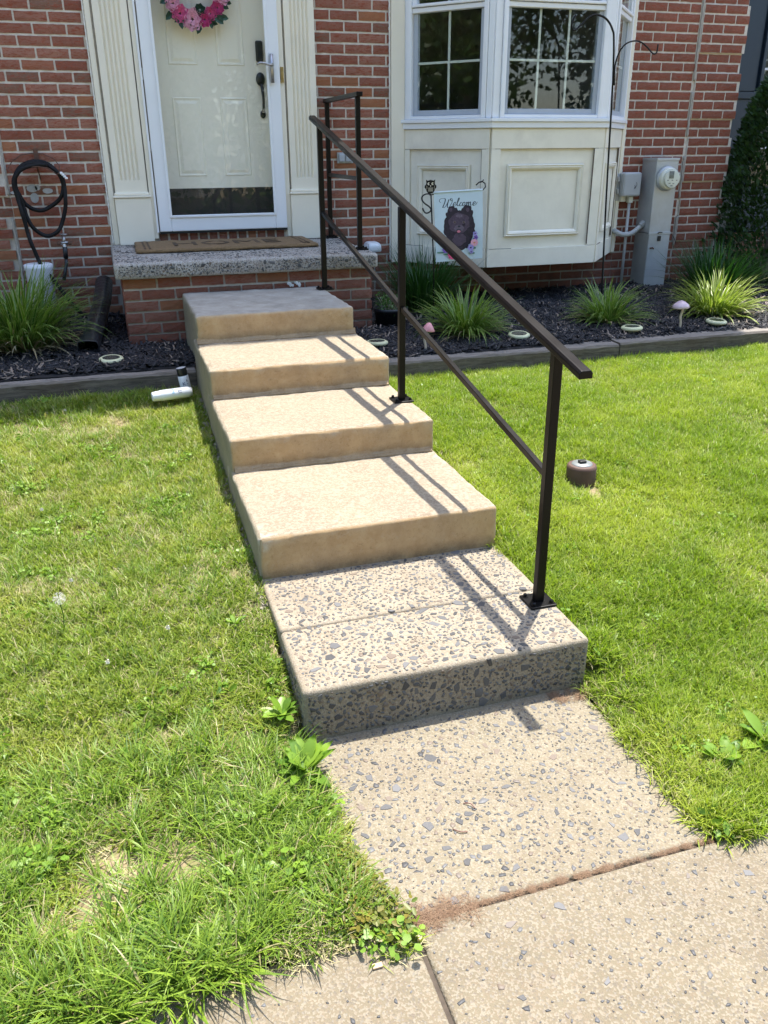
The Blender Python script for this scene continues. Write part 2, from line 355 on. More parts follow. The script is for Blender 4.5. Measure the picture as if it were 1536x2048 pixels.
# ------------------------------------------------------------------ terrain heights
def lerp_tab(tab, y):
    for (a, za), (b, zb) in zip(tab, tab[1:]):
        if y >= b: t = (a-y)/(a-b); return za+(zb-za)*max(0, min(1, t))
    return tab[-1][1]
TL_ = [(0, .37), (-1.75, .355), (-2.5, .275), (-3.1, .215), (-3.8, .165), (-4.2, .10), (-4.5, .045), (-5.15, .012), (-5.6, .0)]
TR_ = [(0, .38), (-1.95, .36), (-2.45, .325), (-3.1, .255), (-3.77, .165), (-4.2, .105), (-4.5, .05), (-5.15, .012), (-5.6, .0)]
def H(x, y):
    t = max(0, min(1, (x-.37)/.9)); z = lerp_tab(TL_, y)*(1-t)+lerp_tab(TR_, y)*t
    if y < -4.44:
        d = x-1.256 if x > .8 else .341-x; z *= max(.08, min(1, d/.16))
    w = max(0, min(1, (y+5.1)/.5)); far = max(0, min(1, (abs(x-.8)-.5)/.3))
    return z+noise.noise(Vector((x*1.7, y*1.7, 3)))*.02*w*far
def BEDZ(x, y): return .455+(.02*(y+1.8)/1.8)+noise.noise(Vector((x*3, y*3, 8)))*.012
def grid(name, x0, x1, y0, y1, nx, ny, fz, mat, parent=None):
    xs = np.linspace(x0, x1, nx); ys = np.linspace(y0, y1, ny); V = [(x, y, fz(x, y)) for y in ys for x in xs]
    F = [(j*nx+i, j*nx+i+1, (j+1)*nx+i+1, (j+1)*nx+i) for j in range(ny-1) for i in range(nx-1)]
    return quick(name, V, F, mat, parent, smooth=True)
g = tag(grid('ground', -60, 60, -90, 60, 4, 4, lambda x, y: -.06, M_soil), kind='structure')
g = tag(grid('lawn_soil', -6, .343, -5.146, -1.55, 70, 60, lambda x, y: H(x, y)-.004, M_soil), kind='structure')
g = tag(grid('lawn_soil', 1.256, 9, -5.146, -1.75, 80, 60, lambda x, y: H(x, y)-.004, M_soil), kind='structure')
g = tag(grid('mulch_bed', -6, .37, -1.66, .03, 60, 30, BEDZ, M_mulchbase), kind='structure')
g = tag(grid('mulch_bed', 1.27, 9, -1.85, .03, 70, 30, BEDZ, M_mulchbase), kind='structure')
g = tag(grid('mulch_bed', 5.05, 9, .03, .95, 20, 8, BEDZ, M_mulchbase), kind='structure')
g = tag(G().box(-20, 20, -13.5, -7.2, -.14, -.10).obj('road', M_asphalt), kind='structure')
g = tag(G().box(-20, 20, -7.20, -7.05, -.14, .0).obj('kerb', M_aggs, bevel=.02), kind='structure')

# ------------------------------------------------------------------ rounded blocks, stone chips
def rblock(x0, x1, y0, y1, z0, z1, r=.018, cell=.028, amp=.0018, seed=0):
    """box with rounded, slightly uneven edges"""
    V = []; F = []; idx = {}
    def key(p): return tuple(round(c, 5) for c in p)
    def lin(a, b):
        n = max(2, int((b-a-2*r)/cell)); m = [a, a+r*.35, a+r*.7]+list(np.linspace(a+r, b-r, n))+[b-r*.7, b-r*.35, b]; return m
    X, Y, Z = lin(x0, x1), lin(y0, y1), lin(z0, z1)
    lo = Vector((x0+r, y0+r, z0+r)); hi = Vector((x1-r, y1-r, z1-r))
    def vid(p):
        k = key(p)
        if k in idx: return idx[k]
        p = Vector(p); q = Vector((min(max(p.x, lo.x), hi.x), min(max(p.y, lo.y), hi.y), min(max(p.z, lo.z), hi.z))); d = p-q
        if d.length > 1e-6: p = q+d.normalized()*r; n_ = d.normalized()
        else: n_ = Vector((0, 0, 1))
        a = amp*(noise.noise(p*9+Vector((seed, 0, 0)))*1.3+noise.noise(p*38)*.8+(noise.noise(p*90)*.7))
        if d.length > r*1.02: a -= amp*1.2*max(0, noise.noise(p*25+Vector((0, seed, 0)))+.1)*2
        p = p+n_*a; idx[k] = len(V); V.append(tuple(p)); return idx[k]
    def face(A, B, f):
        for i in range(len(A)-1):
            for j in range(len(B)-1): F.append(tuple(vid(f(*q)) for q in ((A[i], B[j]), (A[i+1], B[j]), (A[i+1], B[j+1]), (A[i], B[j+1]))))
    face(X, Y, lambda a, b: (a, b, z1)); face(X, Z, lambda a, b: (a, y0, b)); face(X, Z, lambda a, b: (a, y1, b))
    face(Y, Z, lambda a, b: (x0, a, b)); face(Y, Z, lambda a, b: (x1, a, b))
    return np.array(V), np.array(F)
def rb_obj(name, dims, mat, parent=None, **k):
    V, F = rblock(*dims, **k); o = quick(name, V, F, mat, parent, smooth=True)
    bm = bmesh.new(); bm.from_mesh(o.data); bmesh.ops.recalc_face_normals(bm, faces=bm.faces)
    bm.to_mesh(o.data); bm.free(); return o
def chips(parent, areas, name='stone_chip', seed=1, big=.0105, maxbig=70):
    """areas: (origin, u axis, v axis, normal, lu, lv, number, mean radius)"""
    rs = np.random.RandomState(seed); Vs = []; Fs = []; T = []; n0 = 0; bigs = 0
    for (o, u, v, n, lu, lv, num, rad) in areas:
        o, u, v, n = map(np.array, (o, u, v, n)); cell = {}; k = 0; tries = 0
        while k < num and tries < num*6:
            tries += 1; a, b = rs.rand()*lu, rs.rand()*lv; r = min(rad*math.exp(rs.randn()*.52), .019)
            ca, cb = int(a/.035), int(b/.035); bad = False
            for i in (-1, 0, 1):
                for j in (-1, 0, 1):
                    for (a2, b2, r_) in cell.get((ca+i, cb+j), ()):
                        if (a-a2)**2+(b-b2)**2 < ((r+r_)*.92)**2: bad = True
            if bad: continue
            cell.setdefault((ca, cb), []).append((a, b, r)); k += 1
            m = rs.randint(4, 7); ang = np.sort((np.arange(m)+rs.rand(m)*.7)/m*2*np.pi); rr = r*(.6+.65*rs.rand(m)); st = .55+.5*rs.rand(); th = rs.rand()*6.28
            px = rr*np.cos(ang)*1.15; py = rr*np.sin(ang)*st; qx = px*math.cos(th)-py*math.sin(th); qy = px*math.sin(th)+py*math.cos(th)
            h = .0009+rs.rand()*.0009
            ring = lambda s, hh: [o+u*(a+x*s)+v*(b+y*s)+n*hh for x, y in zip(qx, qy)]
            V = ring(1, -.002)+ring(1, h*.5)+ring(.93, h)
            F = [(i, (i+1) % m, (i+1) % m+m, i+m) for i in range(m)]+[(i+m, (i+1) % m+m, (i+1) % m+2*m, i+2*m) for i in range(m)]
            c = len(V); V.append(np.mean(V[2*m:3*m], axis=0)); F += [(i+2*m, (i+1) % m+2*m, c, c) for i in range(m)]
            tv = rs.rand()
            if r > big and bigs < maxbig:
                bigs += 1; me = bpy.data.meshes.new(name); me.from_pydata([tuple(p) for p in V], [], [tuple(dict.fromkeys(f)) for f in F])
                at = me.attributes.new('tint', 'FLOAT', 'POINT'); at.data.foreach_set('value', [tv]*len(V)); me.materials.append(M_chip); link(name, me, parent); continue
            Vs += V; Fs += [tuple(x+n0 for x in f) for f in F]; T += [tv]*len(V); n0 += len(V)
    tri = []
    for f in Fs:
        if f[2] == f[3]: tri.append(f[:3])
        else: tri += [(f[0], f[1], f[2]), (f[0], f[2], f[3])]
    return tag(quick('stone_chips', Vs, tri, M_chip, parent, {'tint': T}), kind='stuff')
XX, YY, ZZ = (1, 0, 0), (0, 1, 0), (0, 0, 1)
# concrete steps
SX0, SX1 = .372, 1.263
steps = tag(empty('concrete_steps', (.82, -2.4, 0)), 'four tan concrete steps with ochre risers climbing to the porch', 'steps')
sfr = [-1.85, -2.454, -3.088, -3.766]; sz = [.770, .623, .481, .338]
for i in range(4):
    w = i*.0035
    o = rb_obj('step', (SX0-w+(.008 if i == 0 else 0), SX1+w-(.012 if i == 0 else 0), sfr[i], (-1.045 if i == 0 else sfr[i-1]+.14), -.02, sz[i]), M_conc1 if i == 0 else M_conc, None, r=.0145, seed=i*3.1, amp=.0024)
    o.parent = steps; o.location = -Vector(steps.location)
    if i:   # mortar fillet where tread meets riser
        yb = sfr[i-1]; prof = [(0, 0), (-.026, 0), (-.014, .006), (-.006, .014), (0, .03)]; n = 40; V = []; F = []
        for k in range(n+1):
            x = SX0+.006+(SX1-SX0-.012)*k/n; s = 1+.35*noise.noise(Vector((x*9, i, 0)))
            V += [(x, yb+.003+a*s, sz[i]-.001+b*s) for a, b in prof]
        for k in range(n):
            for j in range(4): a = k*5+j; F.append((a, a+1, a+6, a+5))
        o = quick('fillet', V, F, M_conc, None, smooth=True); o.parent = steps; o.location = -Vector(steps.location)
# aggregate bottom step : two slabs with a thin joint
def part(o, parent): o.parent = parent; o.location = -Vector(parent.location); return o
bot = tag(empty('aggregate_step', (.82, -4.1, 0)), 'bottom step of exposed pebble aggregate with a cracked joint across its tread', 'step')
a1 = part(rb_obj('slab', (SX0-.012, SX1+.012, -4.122, -3.70, -.03, .174), M_agg, None, r=.012, seed=4, amp=.0004), bot)
a2 = part(rb_obj('slab', (SX0-.014, SX1+.014, -4.469, -4.125, -.03, .175), M_agg, None, r=.016, seed=9, amp=.0004), bot)
chips(a1, [((SX0+.01, -4.112, .174), XX, YY, ZZ, SX1-SX0-.02, .34, 950, .0064)], seed=3, maxbig=40)
chips(a2, [((SX0+.005, -4.455, .175), XX, YY, ZZ, SX1-SX0-.01, .32, 900, .0076), ((SX0+.002, -4.4695, .012), XX, ZZ, (0, -1, 0), SX1-SX0-.004, .145, 640, .0074), ((SX0-.0145, -4.45, .03), YY, ZZ, (-1, 0, 0), .30, .12, 90, .007)], seed=5, maxbig=110)
# walkway and sidewalk slabs
walk = tag(rb_obj('walkway', (.345, 1.252, -5.139, -4.46, -.12, .0), M_aggw, None, r=.010, seed=2, amp=.0004), kind='structure')
chips(walk, [((.37, -5.125, .0), XX, YY, ZZ, .87, .64, 1500, .0051)], seed=8, maxbig=60)
side = tag(empty('sidewalk', (0, -6, 0)), kind='structure')
for k, (xa, xb, num) in enumerate([(-2.2, .446, 330), (.456, 2.6, 900), (2.61, 4.7, 60), (-4.4, -2.21, 0), (4.71, 6.8, 0)]):
    s_ = part(rb_obj('slab', (xa, xb, -6.9, -5.148, -.12, .0), M_aggs, None, r=.010, seed=20+k, amp=.0004, cell=.06), side)
    if num: chips(s_, [((max(xa, -1)+.01, -5.75, .0), XX, YY, ZZ, min(xb, 2.0)-max(xa, -1)-.02, .59, num, .0038)], seed=30+k, maxbig=25, big=.0095)

# ------------------------------------------------------------------ brickwork
BP, CP = .2032, .0677
brick_cache = {}
def brick_mesh(w, variant, h=.0545, d=.05, mat=None):
    key = (round(w, 3), variant, round(h, 3), mat.name)
    if key in brick_cache: return brick_cache[key]
    nx = max(3, int(w/.022)); nz = 3; V = []; F = []
    sd = variant*11.3+w*50
    def top(i, j):
        x = w*(i/nx-.5); z = h*(j/nz-.5); ed = (i in (0, nx)) or (j in (0, nz))
        e = noise.noise(Vector((x*40, z*40, sd)))*.0022
        if i in (0, nx): x += e
        if j in (0, nz): z += noise.noise(Vector((x*30, z*9, sd+5)))*.0022
        y = noise.noise(Vector((x*28, z*60, sd)))*.0028-(0 if ed else .0022)
        return (x, y, z)
    for j in range(nz+1):
        for i in range(nx+1): V.append(top(i, j))
    W = nx+1
    for j in range(nz):
        for i in range(nx): F.append((j*W+i, j*W+i+1, (j+1)*W+i+1, (j+1)*W+i))
    per = [i for i in range(W)]+[j*W+nx for j in range(1, nz+1)]+[nz*W+i for i in range(nx-1, -1, -1)]+[j*W for j in range(nz-1, 0, -1)]
    b0 = len(V)
    for i in per: x, y, z = V[i]; V.append((x, d, z))
    m = len(per)
    for k in range(m): F.append((per[k], b0+k, b0+(k+1) % m, per[(k+1) % m]))
    me = bpy.data.meshes.new('brick'); me.from_pydata(V, [], F); me.materials.append(mat); me.update()
    brick_cache[key] = me; return me
WP = camo.matrix_world.inverted()
def pix(p):
    q = WP @ Vector(p); return (384-832.5*q.x/q.z, 512+832.5*q.y/q.z) if q.z < 0 else (-9999, -9999)
def row_bricks(xa, xb, phase, z, y, out, minw=.018, rng=rnd):
    k0 = math.floor((xa-phase)/BP)
    x = phase+k0*BP
    while x < xb:
        a, b = max(x+.0062, xa), min(x+BP-.0062, xb)
        if b-a > minw: out.append(((a+b)/2, y, z, round((b-a)/.004)*.004))
        x += BP
def place(lst, mat, parent, limit, h=.0545):
    lst = sorted(lst, key=lambda b: (0 if (-40 < pix(b[:3])[0] < 808 and -30 < pix(b[:3])[1] < 1050) else 1, (Vector(b[:3])-camo.location).length-b[3]*3))
    rest = G()
    for n, (x, y, z, w) in enumerate(lst):
        me = brick_mesh(w, rnd.randrange(5) if w > .18 else 0, h, mat=mat)
        if n < limit:
            o = link('brick', me, parent, Vector((x, y, z))-parent_off(parent)); o.rotation_euler = (0, rnd.uniform(-.006, .006), 0)
        else: rest.add([Vector(v.co)+Vector((x, y, z))-parent_off(parent) for v in me.vertices], [tuple(p.vertices) for p in me.polygons])
    if rest.v: tag(rest.obj('bricks', mat, parent, fixn=False), kind='stuff')
def parent_off(p): return Vector((0, 0, 0))
Z0 = 2.449
house = tag(empty('brick_house', (0, 0, 0)), 'red brick town house with cream door surround and projecting bay window', 'house')
wall = G()
for (a, b, c, d) in [(-1.2, .31, -.1, 3.3), (1.28, 2.17, -.1, 3.3), (4.0, 5.045, -.1, 3.3), (.31, 1.28, -.1, 1.03), (2.17, 4.0, -.1, .80), (.31, 1.28, 3.1, 3.3), (2.17, 4.0, 3.15, 3.3)]:
    wall.box(a, b, .0035, .24, c, d)
wall.box(-1.2, -.607, -.0105, .02, Z0-17*CP, Z0-12*CP)
for j0 in (-2, 5, 12, 19): wall.box(4.632, 5.055, -.0105, .02, Z0-(j0+5)*CP+.004, Z0-j0*CP-.004)
wall.box(4.98, 5.045, .24, 1.1, -.1, 3.3)
bw = wall.obj('brick_wall', M_mortar, house)
bl = []
for j in range(-3, 31):
    z = Z0-(j+.5)*CP; odd = j % 2
    proud = (j+2) % 7 < 5 and j < 24
    yq = -.014 if proud else 0
    if z > .40:
        row_bricks(-.592, .024, .008 if odd else -.094, z, 0, bl)
        row_bricks(-1.15, -.622 if proud else -.597, -1.15+(.10 if odd else 0), z, yq, bl)
        if not (z < .93 and False): row_bricks(1.50 if z > .95 else 1.60, 2.062, .106 if odd else .004, z, 0, bl)
        row_bricks(4.034, 4.605 if proud else 4.62, .140 if odd else .04, z, 0, bl)
        row_bricks(4.637 if proud else 4.625, 5.055 if proud else 5.04, 4.637-.012 if not odd else 4.637-.113, z, yq, bl)
    if z < .80 and z > .40: row_bricks(2.068, 4.03, .106 if odd else .004, z, 0, bl)
place(bl, M_brick, bw, 300)
# threshold soldiers under the door
tb = G()
for k in range(13):
    x = .352+k*.0698; me = brick_mesh(.056, k % 4, .066, mat=M_pbrick); o = link('brick', me, bw, (x+.018, -.012, 1.0)); o.rotation_euler = (0, 0, 0)
G().box(.335, 1.262, -.006, .02, .95, 1.04).obj('sill_mortar', M_mortar, house)
# caulk joint and lumpy white beads along the trim
for (x, za, zb) in ((4.621, Z0-5.9*CP, 3.2), (4.621, Z0-11.9*CP, Z0-7.1*CP), (4.621, Z0-18.9*CP, Z0-14.1*CP), (4.621, Z0-24.5*CP, Z0-21*CP), (-.607, Z0-16.9*CP, Z0-5*CP), (-.607, .6, Z0-19*CP), (-.607, Z0-3*CP, 3.2)):
    n = int((zb-za)/.02)+2
    G().tube([(x+.002*math.sin(k*1.7), -.004, za+(zb-za)*k/(n-1)) for k in range(n)], .0095, 6).obj('caulk_joint', M_caulkg, house, smooth=True)
for (x, za, zb) in ((.021, .97, 3.2), (2.059, .78, 3.2), (4.036, .78, 3.2)):
    n = int((zb-za)/.009)
    G().tube([(x+.003*noise.noise(Vector((x, k*.6, 0))), -.010+.004*noise.noise(Vector((x, k*.5, 4))), za+(zb-za)*k/(n-1)) for k in range(n)], [.005+.004*abs(noise.noise(Vector((x, k*.8, 9)))) for k in range(n)], 6).obj('caulk_bead', M_bead, house, smooth=True)
# upper storey and roof
up = G(); up.box(-1.2, 5.05, 0, .24, 3.3, 6.9); up.box(-1.2, 5.05, .24, 8, 6.6, 6.9); up.obj('upper_wall', M_brick, house)
G().box(-6, -1.2, 0, .24, -.1, 6.9).obj('side_wall', M_brick, house)
G().box(-6, 5.20, -.37, 8.3, 6.9, 7.12).obj('roof', M_roof, house)
G().box(4.8, 5.044, 1.1, 8, -.1, 6.9).obj('gable_wall', M_brick, house)

# ------------------------------------------------------------------ door surround
def T0(o, parent): o.parent = parent; return o
def pilaster(x0, x1):
    p = G(); n = 5; w = x1-x0; prof = [(x0, 0), (x0, -.034)]
    m0 = x0+w*.17; cw = w*.66/n
    for i in range(n):
        a = m0+i*cw+.004; b = a+cw-.010
        for k in range(7): t = k/6; prof.append((a+(b-a)*t, -.034+.013*math.sin(math.pi*t)))
    prof += [(x1, -.034), (x1, 0)]
    V = [(x, y, 1.385) for x, y in prof]+[(x, y, 3.1) for x, y in prof]; k = len(prof)
    p.add(V, [(i, i+1, i+1+k, i+k) for i in range(k-1)]); p.add(V[:k], [tuple(range(k))])
    p.box(x0, x1, -.034, 0, 1.30, 1.3852)
    q = p.obj('pilaster', M_cream, house)
    G().box(x0-.012, x1+.012, -.058, 0, .966, 1.272).obj('plinth', M_cream, house, bevel=.003)
    G().box(x0-.018, x1+.018, -.066, 0, 1.274, 1.288).box(x0-.010, x1+.010, -.05, 0, 1.289, 1.306).obj('plinth_cap', M_cream, house, bevel=.004)
pilaster(.078, .292); pilaster(1.304, 1.512)
G().box(.028, .064, -.022, .0, .966, 3.2).obj('casing', M_cream, house, bevel=.004)
G().box(.0, 1.6, -.07, 0, 3.1, 3.3).obj('header', M_cream, house, bevel=.004)
G().box(.300, .334, -.040, .02, 1.0, 3.1).box(1.258, 1.290, -.030, .02, .985, 3.1).obj('door_jamb', M_cream, house, bevel=.003)
G().box(.326, .340, -.052, -.041, 1.04, 3.1).obj('hinge_rail', M_white, house, bevel=.002)
for za, zb in ((1.05, 1.57), (1.63, 2.0), (2.07, 2.44), (2.5, 3.0)): G().box(.3415, .3435, -.0535, -.03, za, zb).obj('hinge_gap', M_crack, house)
# storm door
sd = empty('storm_door', (0, 0, 0), parent=house); sd['label'] = 'white framed full glass storm door'
def frame(x0, x1, z0, z1, w, y0, y1, name, mat, parent, bevel=.004, bot=None):
    b_ = bot or w
    return G().box(x0, x0+w, y0, y1, z0, z1).box(x1-w, x1, y0, y1, z0, z1).box(x0+w, x1-w, y0+.0004, y1, z0, z0+b_).box(x0+w, x1-w, y0+.0004, y1, z1-w, z1).obj(name, mat, parent, bevel=bevel)
frame(.346, 1.256, 1.045, 3.07, .083, -.052, -.018, 'frame', M_white, sd, .006, .098)
frame(.421, 1.181, 1.135, 2.995, .018, -.060, -.045, 'glazing_bead', M_white, sd, .004)
G().box(.438, 1.164, -.036, -.032, 1.152, 2.98).obj('glass', M_sglass, sd)
G().box(.346, 1.256, -.045, -.02, 1.03, 1.0445).obj('sweep', M_dark, sd)
h = G(); h.tube([(1.2, -.066, 1.99), (1.2, -.066, 2.165)], .0125, 12).obj('handle_plate', M_nickel, sd, smooth=True)
G().tube([(1.205, -.07, 2.10), (1.20, -.095, 2.10), (1.17, -.10, 2.097), (1.145, -.10, 2.106), (1.115, -.10, 2.108), (1.092, -.098, 2.096)], [.010, .009, .0075, .0075, .007, .006], 10).obj('lever', M_nickel, sd, smooth=True)
G().box(1.262, 1.284, -.046, -.031, 1.995, 2.09).box(1.266, 1.280, -.052, -.046, 2.02, 2.06).obj('strike', M_brass, house, bevel=.002)
# entry door
ed = empty('entry_door', (0, 0, 0), parent=house); ed['label'] = 'cream six panel entry door behind the storm glass'
G().box(.36, 1.24, .085, .125, 1.322, 3.07).obj('door_leaf', M_door, ed)
for xa, xb in ((.525, .722), (.85, 1.04)):
    for za, zb in ((1.40, 1.905), (2.10, 2.62), (2.72, 2.95)):
        g = G(); w = .022
        def rect(x0, x1, z0, z1, y): return [(x0, y, z0), (x1, y, z0), (x1, y, z1), (x0, y, z1)]
        rings = [rect(xa, xb, za, zb, .0845), rect(xa+.008, xb-.008, za+.008, zb-.008, .080), rect(xa+.014, xb-.014, za+.014, zb-.014, .0835), rect(xa+w, xb-w, za+w, zb-w, .0838), rect(xa+w+.018, xb-w-.018, za+w+.018, zb-w-.018, .079)]
        V = sum(rings, []); F = [(r*4+i, r*4+(i+1) % 4, r*4+4+(i+1) % 4, r*4+4+i) for r in range(4) for i in range(4)]+[(16, 17, 18, 19)]
        g.add(V, F).obj('panel', M_door, ed)
G().box(.36, 1.24, .084, .12, 1.10, 1.3205).obj('dark_lower_panel', M_dark, ed)  # dark panel filling the strip below the door leaf
G().box(.30, .36, .0, .14, 1.03, 3.1).box(1.24, 1.29, .0, .14, 1.03, 3.1).box(.30, 1.29, -.015, .14, 1.031, 1.10).obj('inner_jamb', M_cream, ed)
G().box(1.118, 1.168, .055, .084, 2.125, 2.255).obj('keypad_lock', M_dark, ed, bevel=.012, seg=3)
g = G(); g.lathe([(.002, 0), (.03, .0), (.032, .008), (.026, .016), (.002, .02)], 20, Matrix.Translation((1.142, .084, 2.02)) @ Matrix.Rotation(R_(90), 4, 'X') @ Matrix.Scale(1.35, 4, (0, 1, 0)))
g.tube([(1.142, .066, 2.0), (1.147, .045, 1.96), (1.149, .04, 1.90), (1.148, .045, 1.84), (1.146, .07, 1.81)], [.012, .012, .009, .009, .010], 10)
g.lathe([(.002, 0), (.019, .0), (.02, .006), (.015, .012), (.002, .014)], 16, Matrix.Translation((1.146, .084, 1.80)) @ Matrix.Rotation(R_(90), 4, 'X') @ Matrix.Scale(1.3, 4, (0, 1, 0)))
g.obj('door_handle', M_dark, ed, smooth=True)
# dim rooms behind door and bay
G().box(1.9, 4.3, 2.4, 2.5, 0, 3.3).box(1.8, 1.9, .24, 2.5, 0, 3.3).box(4.3, 4.4, .24, 2.5, 0, 3.3).box(1.8, 4.4, .24, 2.5, 3.3, 3.4).box(1.8, 4.4, .24, 2.5, .2, .3).obj('room', M_room, house)
g = G()
for x0, x1 in ((2.25, 2.32), (3.78, 3.92)):
    g.tube([(x0, .05, 1.72), (x0, .05, 3.1)], .05, 8)
g.obj('curtain', M_curtain, house, smooth=True)

# ------------------------------------------------------------------ bay window
bay = empty('bay_window', (0, 0, 0), parent=house); bay['label'] = 'cream panelled bay with white double hung windows'
P0, P1, P2, P3 = Vector((2.17, 0, 0)), Vector((2.63, -.54, 0)), Vector((3.53, -.54, 0)), Vector((4.0, 0, 0))
def face_T(a, b):
    u = (b-a).normalized(); n = Vector((u.y, -u.x, 0)); m = Matrix((u, -n, Vector((0, 0, 1)))).transposed().to_4x4(); m.translation = a; return m, (b-a).length
core = [(2.175, .002), (2.635, -.535), (3.525, -.535), (3.995, .002)]
for (z0, z1) in ((.76, 1.70), (3.02, 3.15)):
    n = 4; V = [(x, y, z0) for x, y in core]+[(x, y, z1) for x, y in core]; G().add(V, [(0, 1, 2, 3), (4, 7, 6, 5)]+[(i, i+4, (i+1) % 4+4, (i+1) % 4) for i in range(4)]).obj('bay_body', M_creamw, bay)
G().box(2.067, 2.168, -.028, .0, .762, 3.2).obj('side_casing', M_cream, bay, bevel=.003)
G().box(4.002, 4.030, -.028, .0, .762, 3.2).obj('side_casing', M_cream, bay, bevel=.003)
rf = G(); rf.add([(2.1, 0, 3.16), (2.6, -.6, 3.16), (3.56, -.6, 3.16), (4.07, 0, 3.16), (2.5, 0, 3.5), (3.7, 0, 3.5)], [(0, 1, 4), (1, 2, 5, 4), (2, 3, 5), (0, 3, 2, 1), (0, 4, 5, 3)]); rf.obj('bay_roof', M_roof, bay)
for fi, (A, B_) in enumerate(((P0, P1), (P1, P2), (P2, P3))):
    T, Ln = face_T(A, B_)
    # local: x along, y into house (negative is outward), z up
    def bx(name, mat, boxes, bevel=.003, seg=2):
        for b in boxes: o = G().box(*b, T=T).obj(name, mat, bay, bevel=bevel, seg=seg)
        return o
    e = .004
    st = .075 if fi == 1 else .06
    bx('panel_frame', M_creamw, [(e, Ln-e, -.013, .002, .760, .888), (e, Ln-e, -.0135, .002, 1.566, 1.697), (e, st, -.0125, .002, .890, 1.564), (Ln-st, Ln-e, -.0125, .002, .890, 1.564)], .002)
    bx('open_joint', M_crack, [(st-.04, Ln-st+.03, -.0128, -.004, 1.5642, 1.5662), (Ln-st-.0025, Ln-st, -.0112, 0, .9, 1.56), (.02, st+.12, -.0132, -.004, .8875, .8898)], 0)
    ma, mb = (.135, Ln-.155) if fi == 1 else (.125, Ln-.15)
    za, zb = .972, 1.462; g = G()
    ringp = [(0, 0), (0, -.010), (.007, -.020), (.014, -.012), (.020, -.019), (.030, -.014), (.040, -.002), (.040, 0)]
    rings = [[(ma+d, y, za+d), (mb-d, y, za+d), (mb-d, y, zb-d), (ma+d, y, zb-d)] for d, y in ringp]
    V = [T @ Vector(p) for p in sum(rings, [])]
    g.add(V, [(r*4+i, r*4+(i+1) % 4, r*4+4+(i+1) % 4, r*4+4+i) for r in range(len(ringp)-1) for i in range(4)]); g.obj('moulding', M_creamw, bay)
    # sill
    x0 = -.012; x1 = Ln+.012
    bx('window_sill', M_white, [(x0, x1, -.030, .03, 1.70, 1.738), (x0-.004, x1+.004, -.042, .03, 1.739, 1.762)], .003)
    # frame, sashes
    c = .085 if fi == 1 else .075; top = 3.02
    bx('corner_post', M_white, [(.0, c-.034, -.012, .05, 1.763, top), (Ln-c+.034, Ln, -.012, .05, 1.763, top)], .004)
    bx('window_frame', M_white, [(c-.032, c+.0, -.026, .05, 1.763, top), (Ln-c, Ln-c+.032, -.026, .05, 1.763, top), (c, Ln-c, -.024, .05, 1.763, 1.785), (c, Ln-c, -.024, .05, top-.03, top)], .004)
    bx('lower_sash', M_sash, [(c+.001, c+.034, .006, .04, 1.787, 2.43), (Ln-c-.034, Ln-c-.001, .006, .04, 1.787, 2.43), (c+.034, Ln-c-.034, .006, .04, 1.787, 1.822)], .003)
    bx('meeting_rail', M_white, [(c+.001, Ln-c-.001, -.012, .04, 2.432, 2.462), (c+.004, Ln-c-.004, -.024, .02, 2.466, 2.485)], .004)
    bx('upper_sash', M_white, [(c+.001, c+.034, -.012, .03, 2.487, top-.031), (Ln-c-.034, Ln-c-.001, -.012, .03, 2.487, top-.031)], .003)
    n = 3 if fi == 1 else 2; ga, gb = c+.034, Ln-c-.034
    mb_ = [(ga+(gb-ga)*k/n-.0075, ga+(gb-ga)*k/n+.0075, .016, .024, 1.822, 2.43) for k in range(1, n)]
    for b in mb_: bx('muntin', M_ivory, [b], .001)
    bx('muntin', M_ivory, [(ga, gb, .0165, .0235, 2.115, 2.13)], .001)
    for k in range(1, n): bx('muntin', M_ivory, [(ga+(gb-ga)*k/n-.0075, ga+(gb-ga)*k/n+.0075, .002, .010, 2.487, 2.98)], .001)
    bx('pane', M_glass, [(ga, gb, .012, .015, 1.822, 2.43)], 0)
    bx('pane', M_glass, [(ga, gb, -.002, .001, 2.487, 2.98)], 0)
bay_int = G(); bay_int.box(2.2, 3.97, .02, .24, 1.62, 1.69).obj('inner_shelf', M_room, bay)

# ------------------------------------------------------------------ porch
porch = tag(empty('porch', (0, 0, 0)), 'small brick porch topped by a thick pebbled concrete slab', 'porch')
sl_ = rb_obj('slab', (.0, 1.632, -1.088, -.0005, .866, .964), M_aggp, porch, r=.022, seed=40, amp=.002)
chips(sl_, [((.02, -1.07, .964), XX, YY, ZZ, 1.59, 1.05, 2300, .0062), ((.02, -1.089, .885), XX, ZZ, (0, -1, 0), 1.59, .062, 560, .0065), ((-.001, -1.06, .885), YY, ZZ, (-1, 0, 0), 1.0, .06, 200, .006)], seed=41, maxbig=60, big=.0100)
pb = G().box(.042, 1.594, -1.028, -.001, .1, .866).obj('brick_base', M_mortar, porch)
pl = []
for j in range(7):
    z = .866-.030-j*CP; odd = j % 2
    row_bricks(.036, 1.60, .036-(.10 if odd else 0.), z, -1.036, pl)
place([b for b in pl if b[2] > .41], M_pbrick, pb, 120)
for j in range(6):
    z = .866-.030-j*CP
    for k in range(3):
        me = brick_mesh(.19, k, mat=M_pbrick); o = link('brick', me, pb, (.036, -.93+k*BP+(.1 if j % 2 else 0), z)); o.rotation_euler = (0, 0, -math.pi/2)
M_eff = simple('white_efflorescence', (.72, .72, .71), .9, .15, 60, .4, 90)
g = G()
